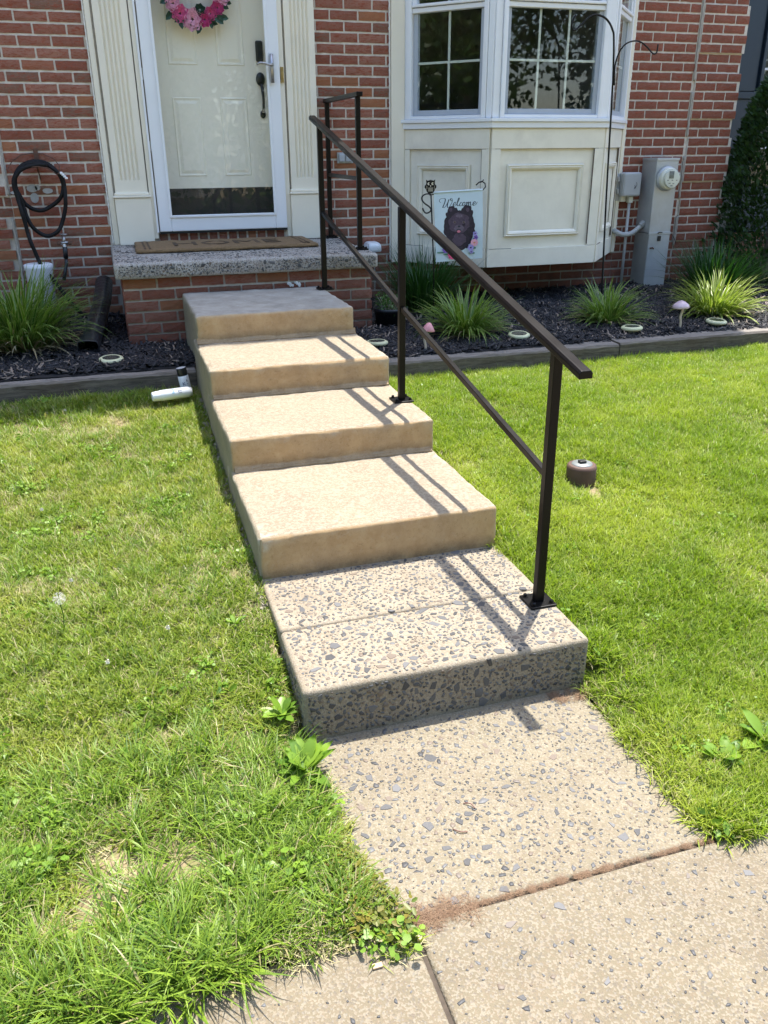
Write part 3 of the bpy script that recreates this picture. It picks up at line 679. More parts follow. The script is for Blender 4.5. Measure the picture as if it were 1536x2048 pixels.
for k in range(6):
    a, b = rnd.uniform(1.03, 1.12), rnd.uniform(.776, .80)
    g.lathe([(rnd.uniform(.008, .02), 0), (.006, .002)], 7, Matrix.Translation((a, -1.040, b)) @ Matrix.Rotation(R_(90), 4, 'X') @ Matrix.Scale(rnd.uniform(.5, 1.2), 4, (1, 0, 0)))
g.obj('mortar_smear', M_eff, porch, bevel=.002)

# ------------------------------------------------------------------ railings
def bar(g, a, b, w, h):
    a, b = Vector(a), Vector(b); t = (b-a).normalized(); s = t.cross(Vector((0, 0, 1)))
    s = s.normalized() if s.length > .01 else Vector((1, 0, 0)); n = s.cross(t)
    V = [p+s*i*w/2+n*j*h/2 for p in (a, b) for i, j in ((-1, -1), (1, -1), (1, 1), (-1, 1))]
    return g.add(V, [(3, 2, 1, 0), (4, 5, 6, 7), (0, 1, 5, 4), (1, 2, 6, 5), (2, 3, 7, 6), (3, 0, 4, 7)])
def post(parent, x, y, z0, z1, plate=.095, rz=0):
    p = bar(G(), (x, y, z0), (x, y, z1), .030, .030).obj('post', M_rail, parent, bevel=.003)
    q = G().box(x-plate/2, x+plate/2, y-plate/2, y+plate/2, z0+.001, z0+.009).obj('base_plate', M_rail, parent, bevel=.003)
    for sx in (-1, 1):
        for sy in (-1, 1):
            G().lathe([(.011, 0), (.011, .002), (.007, .0022), (.007, .009), (.004, .012)], 8, Matrix.Translation((x+sx*plate*.34, y+sy*plate*.34, z0+.009))).obj('bolt', M_rail, q)
hr = tag(empty('stair_railing', (0, 0, 0)), 'long dark bronze handrail sloping down the right side of the steps', 'handrail')
RX = 1.225
def rz_(y): return 1.712+(y+1.19)*.2235
post(hr, RX+.020, -1.20, .77, rz_(-1.20)-.012); post(hr, RX, -2.765, .481, rz_(-2.765)-.012); post(hr, RX, -4.213, .175, rz_(-4.213)-.012)
g = G(); ya, yb = -1.03, -4.385
prof = [(-.022, -.012), (.022, -.012), (.022, .004), (.015, .012), (-.015, .012), (-.022, .004)]
V = [(RX+(.02 if y == ya else 0)+p, y, rz_(y)+q) for y in (ya, yb) for p, q in prof]
g.add(V, [tuple(range(6)), tuple(range(6, 12))[::-1]]+[(i, i+6, (i+1) % 6+6, (i+1) % 6) for i in range(6)]); g.obj('top_rail', M_rail, hr, bevel=.002)
def lz(y): return 1.226+(y+1.19)*.1965
bar(G(), (RX+.02, -1.215, lz(-1.215)), (RX, -2.75, lz(-2.75)), .020, .022).obj('lower_rail', M_rail, hr, bevel=.002)
bar(G(), (RX, -2.78, lz(-2.78)), (RX, -4.198, lz(-4.198)), .020, .022).obj('lower_rail', M_rail, hr, bevel=.002)
pr = tag(empty('porch_railing', (0, 0, 0)), 'short level dark rail with two posts on the right edge of the porch slab', 'handrail')
post(pr, 1.578, -.06, .964, 1.868); post(pr, 1.568, -.885, .964, 1.868)
bar(G(), (1.578, -.02, 1.882), (1.566, -.945, 1.882), .040, .026).obj('top_rail', M_rail, pr, bevel=.004)
bar(G(), (1.578, -.075, 1.40), (1.568, -.87, 1.40), .022, .024).obj('lower_rail', M_rail, pr, bevel=.002)

# ------------------------------------------------------------------ landscape timbers
def timber(x0, x1, yf, top, seed):
    n = int((x1-x0)/.03); V = []; F = []; w = .145
    prof = [(0, -.30), (0, -.012), (.010, 0), (w-.01, 0), (w, -.012), (w, -.3)]; m = len(prof)
    for k in range(n+1):
        x = x0+(x1-x0)*k/n
        for j, (a, b) in enumerate(prof):
            nn = noise.noise(Vector((x*7, j*3, seed)))*.004+noise.noise(Vector((x*30, j*3, seed)))*.003
            V.append((x, yf+a+(nn if j < 3 else 0)+.008*noise.noise(Vector((x*1.1, 0, seed))), top+b+nn*1.2))
    for k in range(n):
        for j in range(m-1): a = k*m+j; F.append((a, a+m, a+m+1, a+1))
    g = G().add(V, F+[tuple(range(m)), tuple(range(n*m, n*m+m))[::-1]])
    return g.obj('landscape_timber', M_timber)
tag(timber(-1.35, .365, -1.735, .452, 1), 'weathered grey timber edging the mulch bed left of the steps', 'timber', 'timbers edging the mulch beds')
tag(timber(-3.8, -1.36, -1.70, .447, 2), 'grey bed edging timber beyond the left end of the one left of the steps', 'timber', 'timbers edging the mulch beds')
tag(timber(1.275, 2.93, -1.935, .455, 3), 'weathered grey timber edging the bed right of the steps, beneath the handrail', 'timber', 'timbers edging the mulch beds')
tag(timber(2.94, 5.4, -1.93, .462, 5), 'grey edging timber at the far right with a sunlit end, below the yellow-green plant', 'timber', 'timbers edging the mulch beds')

# ------------------------------------------------------------------ doormat
dm = tag(empty('doormat', (0, 0, 0)), 'brown coir doormat lettered HOME on the porch slab before the door', 'doormat')
V, F = rblock(.148, 1.345, -.650, -.090, .9655, .990, r=.009, cell=.02, amp=.003, seed=5); V[:, 0] += (V[:, 1]+.65)*.02
quick('mat_body', V, F, M_coir, dm, smooth=True)
g = G()
for x in (.205, .235): g.box(x, x+.012, -.60, -.15, .990, .9925)
for x in (1.255, 1.285): g.box(x, x+.012, -.60, -.15, .990, .9925)
g.obj('border_line', M_coird, dm)
def text(s, size, name, mat, parent, M_, ext=.0008, sx=1):
    c = bpy.data.curves.new(name, 'FONT'); c.body = s; c.size = size; c.extrude = ext; c.align_x = 'CENTER'; c.align_y = 'CENTER'; c.resolution_u = 3
    t = bpy.data.objects.new(name, c); COL.objects.link(t); bpy.context.view_layer.update()
    me = bpy.data.meshes.new_from_object(t); me.name = name; COL.objects.unlink(t); bpy.data.objects.remove(t)
    me.materials.clear(); me.materials.append(mat); me.transform(M_ @ Matrix.Scale(sx, 4, (1, 0, 0)))
    return link(name, me, parent)
text('HOME', .30, 'lettering', M_coird, dm, Matrix.Translation((.76, -.37, .9915)), .0012, .88)

# ------------------------------------------------------------------ wreath
wr = tag(empty('wreath', (0, 0, 0)), 'pink and green artificial flower wreath hanging on the entry door', 'wreath')
wc = Vector((.735, .035, 2.515)); WRr = .165
G().tube([wc+Vector((math.cos(a)*WRr, 0.01, math.sin(a)*WRr)) for a in [k*math.pi/10 for k in range(20)]], .022, 8, closed=True).obj('twig_ring', M_bark, wr, smooth=True)
def rose(c, r, mat, parent):
    r *= 1.35
    g = G(); ns = 4
    for ly in range(ns):
        n = 5+ly; rr = r*(.32+.68*ly/(ns-1))
        for k in range(n):
            a = 2*math.pi*(k+.5*(ly % 2)+rnd.random()*.3)/n; wd = rr*1.15
            d = Vector((math.cos(a), 0, math.sin(a))); s = Vector((-d.z, 0, d.x)); y0 = -.035+ly*.008
            P = [c+d*rr*.25+Vector((0, y0+.012, 0)), c+d*rr*.65-s*wd*.42+Vector((0, y0-.004, 0)), c+d*rr*1.0+Vector((0, y0-.010, 0)), c+d*rr*.65+s*wd*.42+Vector((0, y0-.004, 0)), c+d*rr*.66+Vector((0, y0+.006, 0))]
            g.add(P, [(0, 1, 4), (1, 2, 4), (2, 3, 4), (3, 0, 4)])
    return g.obj('flower', mat, parent, smooth=True, fixn=False)
def wleaf(c, a, L, parent):
    d = Vector((math.cos(a), 0, math.sin(a))); s = Vector((-d.z, 0, d.x)); m = Vector((0, .008, 0))
    g = G(); g.add([c, c+d*L*.35-s*L*.26-m, c+d*L*.75-s*L*.2-m, c+d*L, c+d*L*.75+s*L*.2-m, c+d*L*.35+s*L*.26-m, c+d*L*.5+m], [(0, 1, 6), (1, 2, 6), (2, 3, 6), (3, 4, 6), (4, 5, 6), (5, 0, 6)])
    return g.obj('leaf', M_wleaf, parent, fixn=False)
for k in range(26):
    a = -math.pi/2+k*2*math.pi/26; c = wc+Vector((math.cos(a)*WRr, -.015, math.sin(a)*WRr))
    for s in (0, 1): wleaf(c+Vector((rnd.uniform(-.02, .02), rnd.uniform(-.02, .0), rnd.uniform(-.02, .02))), a+rnd.uniform(-1.0, 1.0)+(0 if s == 0 else .4), rnd.uniform(.05, .085), wr)
for (dx, dz, r, m) in [(-.035, -.155, .055, M_petal2), (-.11, -.125, .045, M_petal), (-.15, -.07, .04, M_petal2), (.045, -.155, .036, M_petal3), (.085, -.12, .034, M_petal), (.02, -.10, .03, M_wleaf), (.135, -.085, .035, M_petal3), (-.16, .0, .05, M_petal2), (.165, -.01, .05, M_petal2), (-.12, .11, .05, M_petal), (0, .16, .055, M_petal2), (.12, .11, .05, M_petal3)]:
    rose(wc+Vector((dx, -.02, dz)), r, m, wr)

# ------------------------------------------------------------------ hose and hanger
hh = tag(empty('hose_hanger', (0, 0, 0)), 'rusty wire hose hanger screwed to the brick wall', 'hose hanger')
arc = [(-.536, 1.432), (-.524, 1.428), (-.484, 1.462), (-.431, 1.479), (-.385, 1.481), (-.327, 1.472), (-.279, 1.433), (-.264, 1.438)]
G().tube([(x, -.135, z) for x, z in arc], .0035, 6).tube([(-.548, -.13, 1.443), (-.579, -.06, 1.469), (-.544, -.02, 1.514), (-.488, -.015, 1.55), (-.424, -.012, 1.56), (-.352, -.012, 1.557), (-.289, -.02, 1.528), (-.254, -.06, 1.480), (-.262, -.13, 1.442)], .003, 6).obj('wire', M_rust, hh, smooth=True)
G().box(-.408, -.380, -.014, -.002, 1.48, 1.583).box(-.402, -.386, -.10, -.012, 1.474, 1.482).tube([(-.394, -.09, 1.475), (-.390, -.05, 1.43), (-.388, -.012, 1.40)], .004, 6).obj('bracket', M_rust, hh)
hs = tag(empty('garden_hose', (0, 0, 0)), 'black fabric garden hose looped over the wall hanger', 'hose')
def smooth_path(P, n=4, closed=False):
    P = [Vector(p) for p in P]; out = []; m = len(P)
    for i in range(m if closed else m-1):
        p0, p1, p2, p3 = (P[(i-1) % m] if (closed or i) else P[i]), P[i], P[(i+1) % m], (P[(i+2) % m] if (closed or i < m-2) else P[i+1])
        for k in range(n):
            t = k/n; out.append(.5*((2*p1)+(p2-p0)*t+(2*p0-5*p1+4*p2-p3)*t*t+(3*p1-p0-3*p2+p3)*t**3))
    if not closed: out.append(P[-1])
    return out
def hose(P, y, closed, name, r=.0135):
    Q = smooth_path([(a, y(i)+.008*math.sin(i*2.1), b) for i, (a, b) in enumerate(P)], 6, closed)
    return G().tube(Q, [r*(1+.07*noise.noise(Vector((i*.9, 0, 5)))) for i in range(len(Q))], 10, closed).obj(name, M_hose, hs, smooth=True)
hose([(-.536, 1.428), (-.494, 1.481), (-.434, 1.508), (-.38, 1.511), (-.332, 1.498), (-.287, 1.462), (-.26, 1.42), (-.250, 1.369), (-.262, 1.315), (-.289, 1.275), (-.339, 1.239), (-.404, 1.211), (-.462, 1.221), (-.503, 1.252), (-.525, 1.295), (-.545, 1.354)], lambda i: -.085, True, 'coil')
hose([(-.543, 1.412), (-.50, 1.472), (-.435, 1.498), (-.38, 1.500), (-.328, 1.488), (-.283, 1.456), (-.250, 1.410), (-.243, 1.348), (-.247, 1.284), (-.258, 1.22), (-.290, 1.134), (-.325, 1.078), (-.386, 1.049), (-.436, 1.064), (-.48, 1.109), (-.505, 1.17), (-.520, 1.248), (-.540, 1.312), (-.552, 1.362)], lambda i: -.108, True, 'coil')
hose([(-.33, 1.49), (-.40, 1.49), (-.49, 1.465), (-.548, 1.387), (-.54, 1.291), (-.528, 1.205), (-.520, 1.141), (-.514, 1.076), (-.504, 1.018), (-.488, .956), (-.476, .907), (-.459, .865), (-.42, .80), (-.36, .70), (-.30, .60), (-.22, .50)], lambda i: -.125-.004*i, False, 'hose_tail')
wt = tag(empty('cable_tie', (0, 0, 0)), 'crumpled white tag on the right of the coiled hose', 'tag')
g = G()
for k in range(4): g.box(-.258+k*.009, -.240+k*.009, -.135, -.120, 1.432-k*.010, 1.448-k*.011)
g.obj('tag_scrap', M_white, wt, bevel=.004)
M_oldc = simple('old_grey_caulk', (.42, .42, .41), .9, .15, 40)
for (x, z, a, b) in ((-.452, 1.344, .034, .024), (-.417, 1.349, .018, .017), (-.356, 1.328, .034, .017), (-.446, 1.285, .026, .032), (-.57, 1.32, .022, .010)):
    n = 14; V = [(x+math.cos(q*2*math.pi/n)*a*(1+.25*noise.noise(Vector((q, x*9, 0)))), -.0075, z+math.sin(q*2*math.pi/n)*b*(1+.25*noise.noise(Vector((q, x*9, 3))))) for q in range(n)]
    G().add(V+[(p[0], .004, p[2]) for p in V], [tuple(range(n))]+[(i, i+n, (i+1) % n+n, (i+1) % n) for i in range(n)]).obj('old_caulk_patch', M_oldc, house)
spg = tag(empty('garden_tap', (0, 0, 0)), 'brass wall tap with splitter and a short black hose end', 'tap')
g = G(); g.tube([(-.298, 0, 1.035), (-.298, -.085, 1.035), (-.298, -.10, 1.005)], .011, 10).lathe([(.002, 0), (.024, .0), (.026, .006), (.022, .010), (.002, .011)], 12, Matrix.Translation((-.298, -.055, 1.047)))
g.tube([(-.325, -.10, 1.0), (-.27, -.10, 1.0)], .012, 8).obj('tap_body', M_nickel, spg, smooth=True)
g = G(); g.lathe([(.006, 0), (.014, .004), (.006, .008)], 10, Matrix.Translation((-.262, -.115, 1.0)) @ Matrix.Rotation(R_(90), 4, 'X')); g.lathe([(.006, 0), (.014, .004), (.006, .008)], 10, Matrix.Translation((-.332, -.115, 1.0)) @ Matrix.Rotation(R_(90), 4, 'X')); g.obj('valve_knob', M_rust, spg)
G().lathe([(.011, 0), (.012, .02), (.010, .024)], 12, Matrix.Translation((-.299, -.10, .972))).obj('white_washer', M_white, spg)
G().tube([(-.299, -.10, .975), (-.302, -.10, .90)], .016, 10).tube([(-.302, -.10, .90), (-.305, -.105, .86), (-.318, -.12, .82), (-.335, -.14, .76)], .012, 8).obj('hose_end', M_dark, spg, smooth=True)
bk = tag(empty('bucket', (-.485, -.13, .478)), 'white plastic bucket half hidden behind the tall liriope', 'bucket')
G().lathe([(.075, 0), (.088, .36), (.093, .37), (.093, .39), (.086, .395), (.083, .36), (.07, .02)], 28).obj('bucket_body', M_white, bk, smooth=True)
G().lathe([(.002, .398), (.08, .398), (.093, .392)], 28, cap=False).obj('lid', M_white, bk, smooth=True)

# ------------------------------------------------------------------ downspout extension
dsx = tag(empty('downspout_extension', (0, 0, 0)), 'black plastic downspout extension lying on the mulch beside the porch', 'drain pipe')
g = G(); n = 60; V = []; F = []; path = [Vector((-.075, -.22, .74)), Vector((-.10, -.55, .67)), Vector((-.155, -.95, .575)), Vector((-.20, -1.27, .515))]
SP = smooth_path(path, 20); m = len(SP)
for i, p in enumerate(SP):
    t = (SP[min(i+1, m-1)]-SP[max(i-1, 0)]).normalized(); s = t.cross(Vector((0, 0, 1))).normalized(); nn = s.cross(t)
    k = 1+(.035 if i % 3 == 0 else 0); w, h_ = .056*k, .052*k
    if i > m-9: w, h_ = .058, .048
    if i > m-4: w, h_ = .062, .052
    for a in range(12):
        th = 2*math.pi*(a+.5)/12; cx, cz = math.cos(th), math.sin(th); q = max(abs(cx), abs(cz))**(.08 if i < m-9 else .6)
        V.append(p+s*(cx/q)*w+nn*(cz/q)*h_)
for i in range(m-1):
    for a in range(12): F.append((i*12+a, i*12+(a+1) % 12, (i+1)*12+(a+1) % 12, (i+1)*12+a))
F.append(tuple(range(12)))
g.add(V, F); o = g.obj('pipe', M_blackpl, dsx, smooth=True); s = o.modifiers.new('solid', 'SOLIDIFY'); s.thickness = .004

# ------------------------------------------------------------------ solar disc lights, mushrooms, spray cans, cleanout
dl = None
DL = [(-.078, -1.49, 'beside the black drain pipe mouth, left of the steps'), (1.46, -1.60, 'half hidden behind the second step'), (2.375, -1.66, 'under the plant beneath the handrail'), (3.15, -1.72, 'in front of the plant left of the pale mushroom'), (3.81, -1.70, 'between the pale mushroom and the sunlit plant')]
for i, (x, y, tx) in enumerate(DL):
    if i == 0:
        dl = empty('disc_light', (x, y, .475))
        G().lathe([(.020, -.05), (.026, .0), (.050, .004), (.064, .010), (.069, .018), (.066, .027), (.054, .033), (.048, .031)], 32, cap=False).obj('rim', M_disc, dl, smooth=True)
        G().lathe([(.048, .029), (.030, .032), (.002, .033)], 28, cap=False).obj('solar_cell', M_panel, dl, smooth=True)
        G().lathe([(.004, -.14), (.014, -.05)], 8).obj('stake', M_dark, dl); cur = dl
    else:
        cur = dl.copy(); COL.objects.link(cur); cur.location = (x, y, .478+.004*(i % 2))
        for ch in dl.children: c = ch.copy(); COL.objects.link(c); c.parent = cur
    cur.rotation_euler = (rnd.uniform(-.05, .09), rnd.uniform(-.05, .05), 0)
    tag(cur, 'round cream rimmed solar disc light '+tx, 'garden light', 'solar disc lights along the bed edge')
def mushroom(x, y, z0, z1, r, mat, label, cone):
    e = tag(empty('mushroom_ornament', (x, y, z0)), label, 'garden ornament', 'mushroom stakes in the mulch'); h_ = z1-z0
    G().tube(smooth_path([(0, 0, -.05), (.003, 0, h_*.2), (-.004, 0, h_*.45), (.006, 0, h_*.7), (.0, 0, h_*.86)], 4), [.0075]*17, 8).obj('stalk', M_stalk, e, smooth=True)
    p = [(.004, h_*.80), (r*.9, h_*.76), (r, h_*.775), (r*.86, h_*.86), (r*.5, h_*.95), (r*.2, h_*.995), (.001, h_)] if not cone else [(.004, h_*.80), (r*.95, h_*.72), (r, h_*.745), (r*.62, h_*.88), (r*.3, h_*.98), (.001, h_*1.0)]
    G().lathe(p, 24, Matrix.Rotation(R_(8 if cone else -4), 4, 'Y'), cap=False).obj('cap', mat, e, smooth=True); return e
mushroom(1.715, -1.75, .455, .634, .041, M_pink, 'pink capped mushroom stake near the steps, behind the lower handrail bar', True)
mushroom(3.49, -1.75, .47, .662, .056, M_pale, 'pale mauve domed mushroom stake on a wavy cream stalk', False)
can = tag(empty('spray_can', (.30, -1.845, .345)), 'spray can with a black cap standing tilted against the steps', 'spray can', 'spray cans by the steps')
can.rotation_euler = (R_(-2), R_(-8), R_(0))
G().lathe([(.025, 0), (.0285, .004), (.0285, .108), (.026, .116), (.0, .117)], 24).obj('can_body', M_can, can, smooth=True, bevel=0)
G().lathe([(.0265, .112), (.0272, .118), (.0272, .152), (.0255, .156)], 24, cap=False).obj('cap', M_canlid, can, smooth=True)
G().lathe([(.0001, .154), (.0225, .154), (.0255, .156)], 24, cap=False).obj('cap_top', M_canbot, can, smooth=True)
for (s_, sz_, a, z_, m_) in (('K', .026, -100, .072, M_navyp), ('8', .016, -62, .086, M_ink), ('a', .014, -62, .070, M_ink)):
    a = R_(a); T = Matrix.Translation((.0289*math.cos(a), .0289*math.sin(a), z_)) @ Matrix.Rotation(a+math.pi/2, 4, 'Z') @ Matrix.Rotation(R_(90), 4, 'X'); text(s_, sz_, 'print', m_, can, T, .0003)
can2 = tag(empty('spray_can', (.300, -1.955, .395)), 'white spray can lying on its side in the grass by the steps', 'spray can', 'spray cans by the steps')
can2.rotation_euler = (0, R_(-91), R_(9))
G().lathe([(.022, -.015), (.0265, 0), (.0285, .004), (.0285, .150), (.0265, .153), (.0265, .160), (.024, .192), (.022, .195)], 24).obj('can_body', M_can, can2, smooth=True)
for (s_, sz_, z_, m_) in (('2', .034, .088, M_blue), ('ITI', .026, .050, M_navyp)):
    a = R_(-50); T = Matrix.Translation((.0289*math.cos(a+math.pi*0), .0289*math.sin(a), z_)) @ Matrix.Rotation(a+math.pi/2, 4, 'Z') @ Matrix.Rotation(R_(90), 4, 'X') @ Matrix.Rotation(R_(0 if s_ == 'ITI' else -90), 4, 'Z'); text(s_, sz_, 'print', m_, can2, T, .0003)
co = tag(empty('sewer_cleanout', (1.872, -3.355, .192)), 'short brown cleanout pipe with a grey screw cap standing in the right lawn', 'pipe')
G().lathe([(.062, -.08), (.064, .0), (.066, .085), (.062, .098), (.056, .101), (.045, .101)], 32, cap=False).obj('pipe', M_terra, co, smooth=True)
G().lathe([(.0, .106), (.043, .106), (.047, .100), (.047, .09)], 32, cap=False).obj('screw_cap', M_zinc, co, smooth=True)
G().box(-.016, .016, -.013, .013, .105, .118).obj('square_nut', M_dark, co, bevel=.003)

# ------------------------------------------------------------------ meter, boxes, conduit
mt = tag(empty('electric_meter', (0, 0, 0)), 'tall grey steel meter enclosure with a round glass electric meter', 'meter')
mx0, mx1 = 4.232, 4.435
G().box(mx0, mx1, -.20, -.0, .92, 1.478).obj('upper_enclosure', M_galv, mt, bevel=.003)
G().box(mx0, mx1, -.197, -.0, .40, .915).obj('lower_enclosure', M_galvd, mt, bevel=.003)
G().box(mx0+.004, mx1-.002, -.203, -.1975, .40, .912).obj('front_cover', M_galv, mt, bevel=.002)
G().box(mx0-.004, mx1+.004, -.206, -.0, 1.468, 1.487).box(mx0-.002, mx1+.002, -.207, -.199, .905, .925).obj('flange', M_galv, mt, bevel=.002)
TM = Matrix.Translation((4.335, -.201, 1.335)) @ Matrix.Rotation(R_(90), 4, 'X')
G().lathe([(.094, .0), (.094, .012), (.086, .020), (.084, .022)], 36, TM).obj('meter_ring', M_galv, mt, smooth=True)
G().lathe([(.082, .0), (.082, .05), (.078, .056), (.074, .058), (.0, .058)], 36, TM).obj('meter_body', M_ivory, mt, smooth=True)
G().lathe([(.074, .056), (.073, .105), (.066, .116), (.04, .121), (.0, .122)], 36, TM, cap=False).obj('glass_dome', glass_mat('meter_glass', (.95, .96, .95), 1.45), mt, smooth=True)
G().lathe([(.066, .058), (.066, .085), (.0, .086)], 36, TM).obj('dial_face', M_ivory, mt, smooth=False)
G().box(4.300, 4.342, -.2895, -.2865, 1.338, 1.392).obj('display', simple('meter_display', (.13, .14, .12), .3), mt)
G().box(4.304, 4.338, -.2905, -.2895, 1.360, 1.375).obj('label_strip', M_zinc, mt)
g = G()
for x, z, w in ((4.293, 1.325, .014), (4.333, 1.325, .014), (4.373, 1.325, .012), (4.31, 1.303, .018), (4.345, 1.30, .016), (4.33, 1.285, .02)): g.box(x-w/2, x+w/2, -.2885, -.2865, z-.004, z+.003)
g.obj('dial_marks', M_zinc, mt)
G().box(4.318, 4.345, -.212, -.203, .855, .895).obj('label', M_dark, mt); G().tube([(4.312, -.209, .915), (4.32, -.214, .925), (4.35, -.214, .922)], .004, 6).obj('seal', M_dark, mt)
G().tube([(4.255, -.205, .80), (4.275, -.215, .805), (4.285, -.212, .795)], .006, 6).obj('wire_clip', M_rust, mt)
pbx = tag(empty('phone_box', (0, 0, 0)), 'small grey utility box mounted on the bricks beside the bay', 'utility box')
G().box(4.012, 4.175, -.105, -.028, 1.20, 1.382).obj('cover', M_boxg, pbx, bevel=.016, seg=3)
G().box(3.995, 4.160, -.030, -.001, 1.165, 1.372).obj('back_plate', M_pipe, pbx, bevel=.003)
for z in (1.24, 1.33): G().box(3.988, 4.000, -.06, -.02, z-.018, z+.018).obj('hinge', M_pipe, pbx, bevel=.002)
G().box(4.030, 4.070, -.055, -.02, 1.158, 1.199).box(4.095, 4.130, -.075, -.03, 1.150, 1.199).obj('fitting', M_ivory, pbx, bevel=.003)
g = G()
for k, (cx, cz, r, a0, a1) in enumerate([(4.112, 1.290, .020, -60, 60), (4.104, 1.272, .014, -80, 70), (4.118, 1.268, .006, 0, 350)]):
    g.tube([(cx+r*math.cos(R_(a0+(a1-a0)*i/8)), -.1062, cz+r*math.sin(R_(a0+(a1-a0)*i/8))) for i in range(9)], .0014, 4)
g.obj('logo_print', M_ink, pbx)
cd = tag(empty('conduit', (0, 0, 0)), 'thin grey conduit running down from the utility box into the bed', 'conduit')
G().tube([(4.110, -.055, 1.16), (4.112, -.055, .45)], .0125, 10).obj('pipe', M_pipe, cd, smooth=True)
cd2 = tag(empty('conduit_elbow', (0, 0, 0)), 'fat grey curved conduit entering the side of the meter enclosure', 'conduit')
G().tube(smooth_path([(4.010, .0, .935), (4.018, -.05, .925), (4.06, -.09, .905), (4.13, -.105, .915), (4.19, -.105, .955), (4.225, -.105, .985)], 5), .0195, 12).obj('pipe', M_pipe, cd2, smooth=True)
G().tube([(4.205, -.105, .968), (4.236, -.105, .995)], .030, 8).obj('lock_nut', M_galvd, cd2)
wv = tag(G().tube(smooth_path([(4.44, -.03, .93), (4.52, -.025, .92), (4.60, -.025, .86), (4.63, -.03, .80)], 5), .0025, 5).obj('thin_cable', M_dark, smooth=True), 'thin black cable curving down the bricks right of the meter', 'cable')
ob_ = tag(empty('wall_outlet', (0, 0, 0)), 'grey covered double outlet on the brick between door and bay', 'outlet')
G().box(1.655, 1.775, -.014, -.001, 1.475, 1.548).obj('plate', M_galv, ob_, bevel=.003)
for x in (1.688, 1.740): G().box(x-.022, x+.022, -.030, -.014, 1.484, 1.540).obj('flap', M_boxg, ob_, bevel=.008)
wb = tag(empty('foam_cover', (0, 0, 0)), 'white insulated tap cover on the bricks behind the porch rail post', 'tap cover')
V, F = rblock(1.84, 1.955, -.145, -.002, .845, .925, r=.03, cell=.02, amp=.002); quick('cover', V, F, M_white, wb, smooth=True)
ub = tag(empty('side_utility_box', (0, 0, 0)), 'grey neighbouring meter trough partly hidden behind the brick corner', 'utility box')
G().box(5.065, 5.19, .07, .16, .905, 1.158).obj('box_body', M_galvd, ub, bevel=.003); G().box(5.058, 5.197, .063, .16, 1.150, 1.166).obj('box_lid', M_galvd, ub, bevel=.003)
G().tube([(5.145+.055*math.cos(k*.52), .045, 1.08+.055*math.sin(k*.52)) for k in range(12)], .008, 8, closed=True).obj('cable_ring', M_pipe, ub, smooth=True)

# ------------------------------------------------------------------ flag, owl stand
fs = tag(empty('flag_stand', (0, 0, 0)), 'black iron garden flag stand topped by a cut-out owl', 'flag stand')
FY = -1.05
G().tube([(2.0, FY, 1.306), (2.012, FY, 1.1), (2.027, FY, .858), (2.035, FY, .44)], .0045, 8).obj('pole', M_blackiron, fs, smooth=True)
G().tube([(1.99, FY, 1.3), (2.1, FY, 1.312), (2.3, FY, 1.322), (2.359, FY, 1.322), (2.378, FY, 1.341), (2.373, FY, 1.362), (2.352, FY, 1.376), (2.332, FY, 1.37), (2.310, FY, 1.352)], .004, 8).obj('flag_arm', M_blackiron, fs, smooth=True)
G().tube([(2.34, FY, 1.368), (2.358, FY, 1.378), (2.362, FY, 1.386)], .0035, 6).obj('clip', M_blackiron, fs)
G().tube(smooth_path([(x, FY, z) for x, z in [(1.997, 1.306), (1.965, 1.306), (1.941, 1.293), (1.939, 1.272), (1.958, 1.25), (1.986, 1.232), (2.001, 1.214), (1.994, 1.198), (1.97, 1.191), (1.954, 1.201), (1.944, 1.222)]], 3), .0045, 8).obj('scroll', M_blackiron, fs, smooth=True)
ox, oz = 1.996, 1.349
body = [(-.013, -.040), (-.024, -.030), (-.030, -.016), (-.040, -.004), (-.038, .008), (-.030, .014), (-.028, .026), (-.031, .042), (-.020, .036), (0, .041), (.020, .036), (.031, .042), (.028, .026), (.030, .014), (.038, .008), (.040, -.004), (.030, -.016), (.024, -.030), (.013, -.040)]
G().prism([(ox+x, oz+z) for x, z in body], .004, Matrix.Translation((0, FY-.002, 0))).obj('owl', M_blackiron, fs)
def disc(cx, cz, r, n, y, sx=1): return [(cx+r*sx*math.cos(2*math.pi*k/n), y, cz+r*math.sin(2*math.pi*k/n)) for k in range(n)]
g = G()
for sx in (-1, 1): n = 14; g.add(disc(ox+sx*.0135, oz+.018, .0080, n, FY-.0026), [tuple(range(n))])
g.add([(ox-.004, FY-.0026, oz+.008), (ox, FY-.0026, oz-.001), (ox+.004, FY-.0026, oz+.008)], [(0, 1, 2)])
for k in range(4): z = oz-.008-k*.006; g.add([(ox-.017, FY-.0026, z), (ox+.017, FY-.0026, z), (ox+.016, FY-.0026, z+.0016), (ox-.016, FY-.0026, z+.0016)], [(0, 1, 2, 3)])
for sx in (-1, 1): g.tube([(ox+sx*.027, FY-.003, oz+.006), (ox+sx*.024, FY-.003, oz-.006), (ox+sx*.030, FY-.003, oz-.016)], .0007, 4)
g.obj('owl_cutouts', M_creamw, fs, fixn=False)
g = G()
for sx in (-1, 1): n = 10; g.add(disc(ox+sx*.0135+.003, oz+.018, .0046, n, FY-.0032), [tuple(range(n))])
g.obj('owl_pupils', M_blackiron, fs, fixn=False)
fl = tag(empty('garden_flag', (0, 0, 0)), 'pale blue Welcome flag printed with a fluffy black dog and flowers', 'flag')
def FP(u, v):
    """u,v in flag fractions from top left -> world"""
    x = 2.016+u*.337+v*.020; z = 1.312+.012*u-v*.428
    return Vector((x, FY-.010-.010*math.sin(v*2.6+u*1.5)*v-.006*math.sin(u*7)*v, z))
nu, nv = 20, 26; V = [FP(i/nu, j/nv) for j in range(nv+1) for i in range(nu+1)]
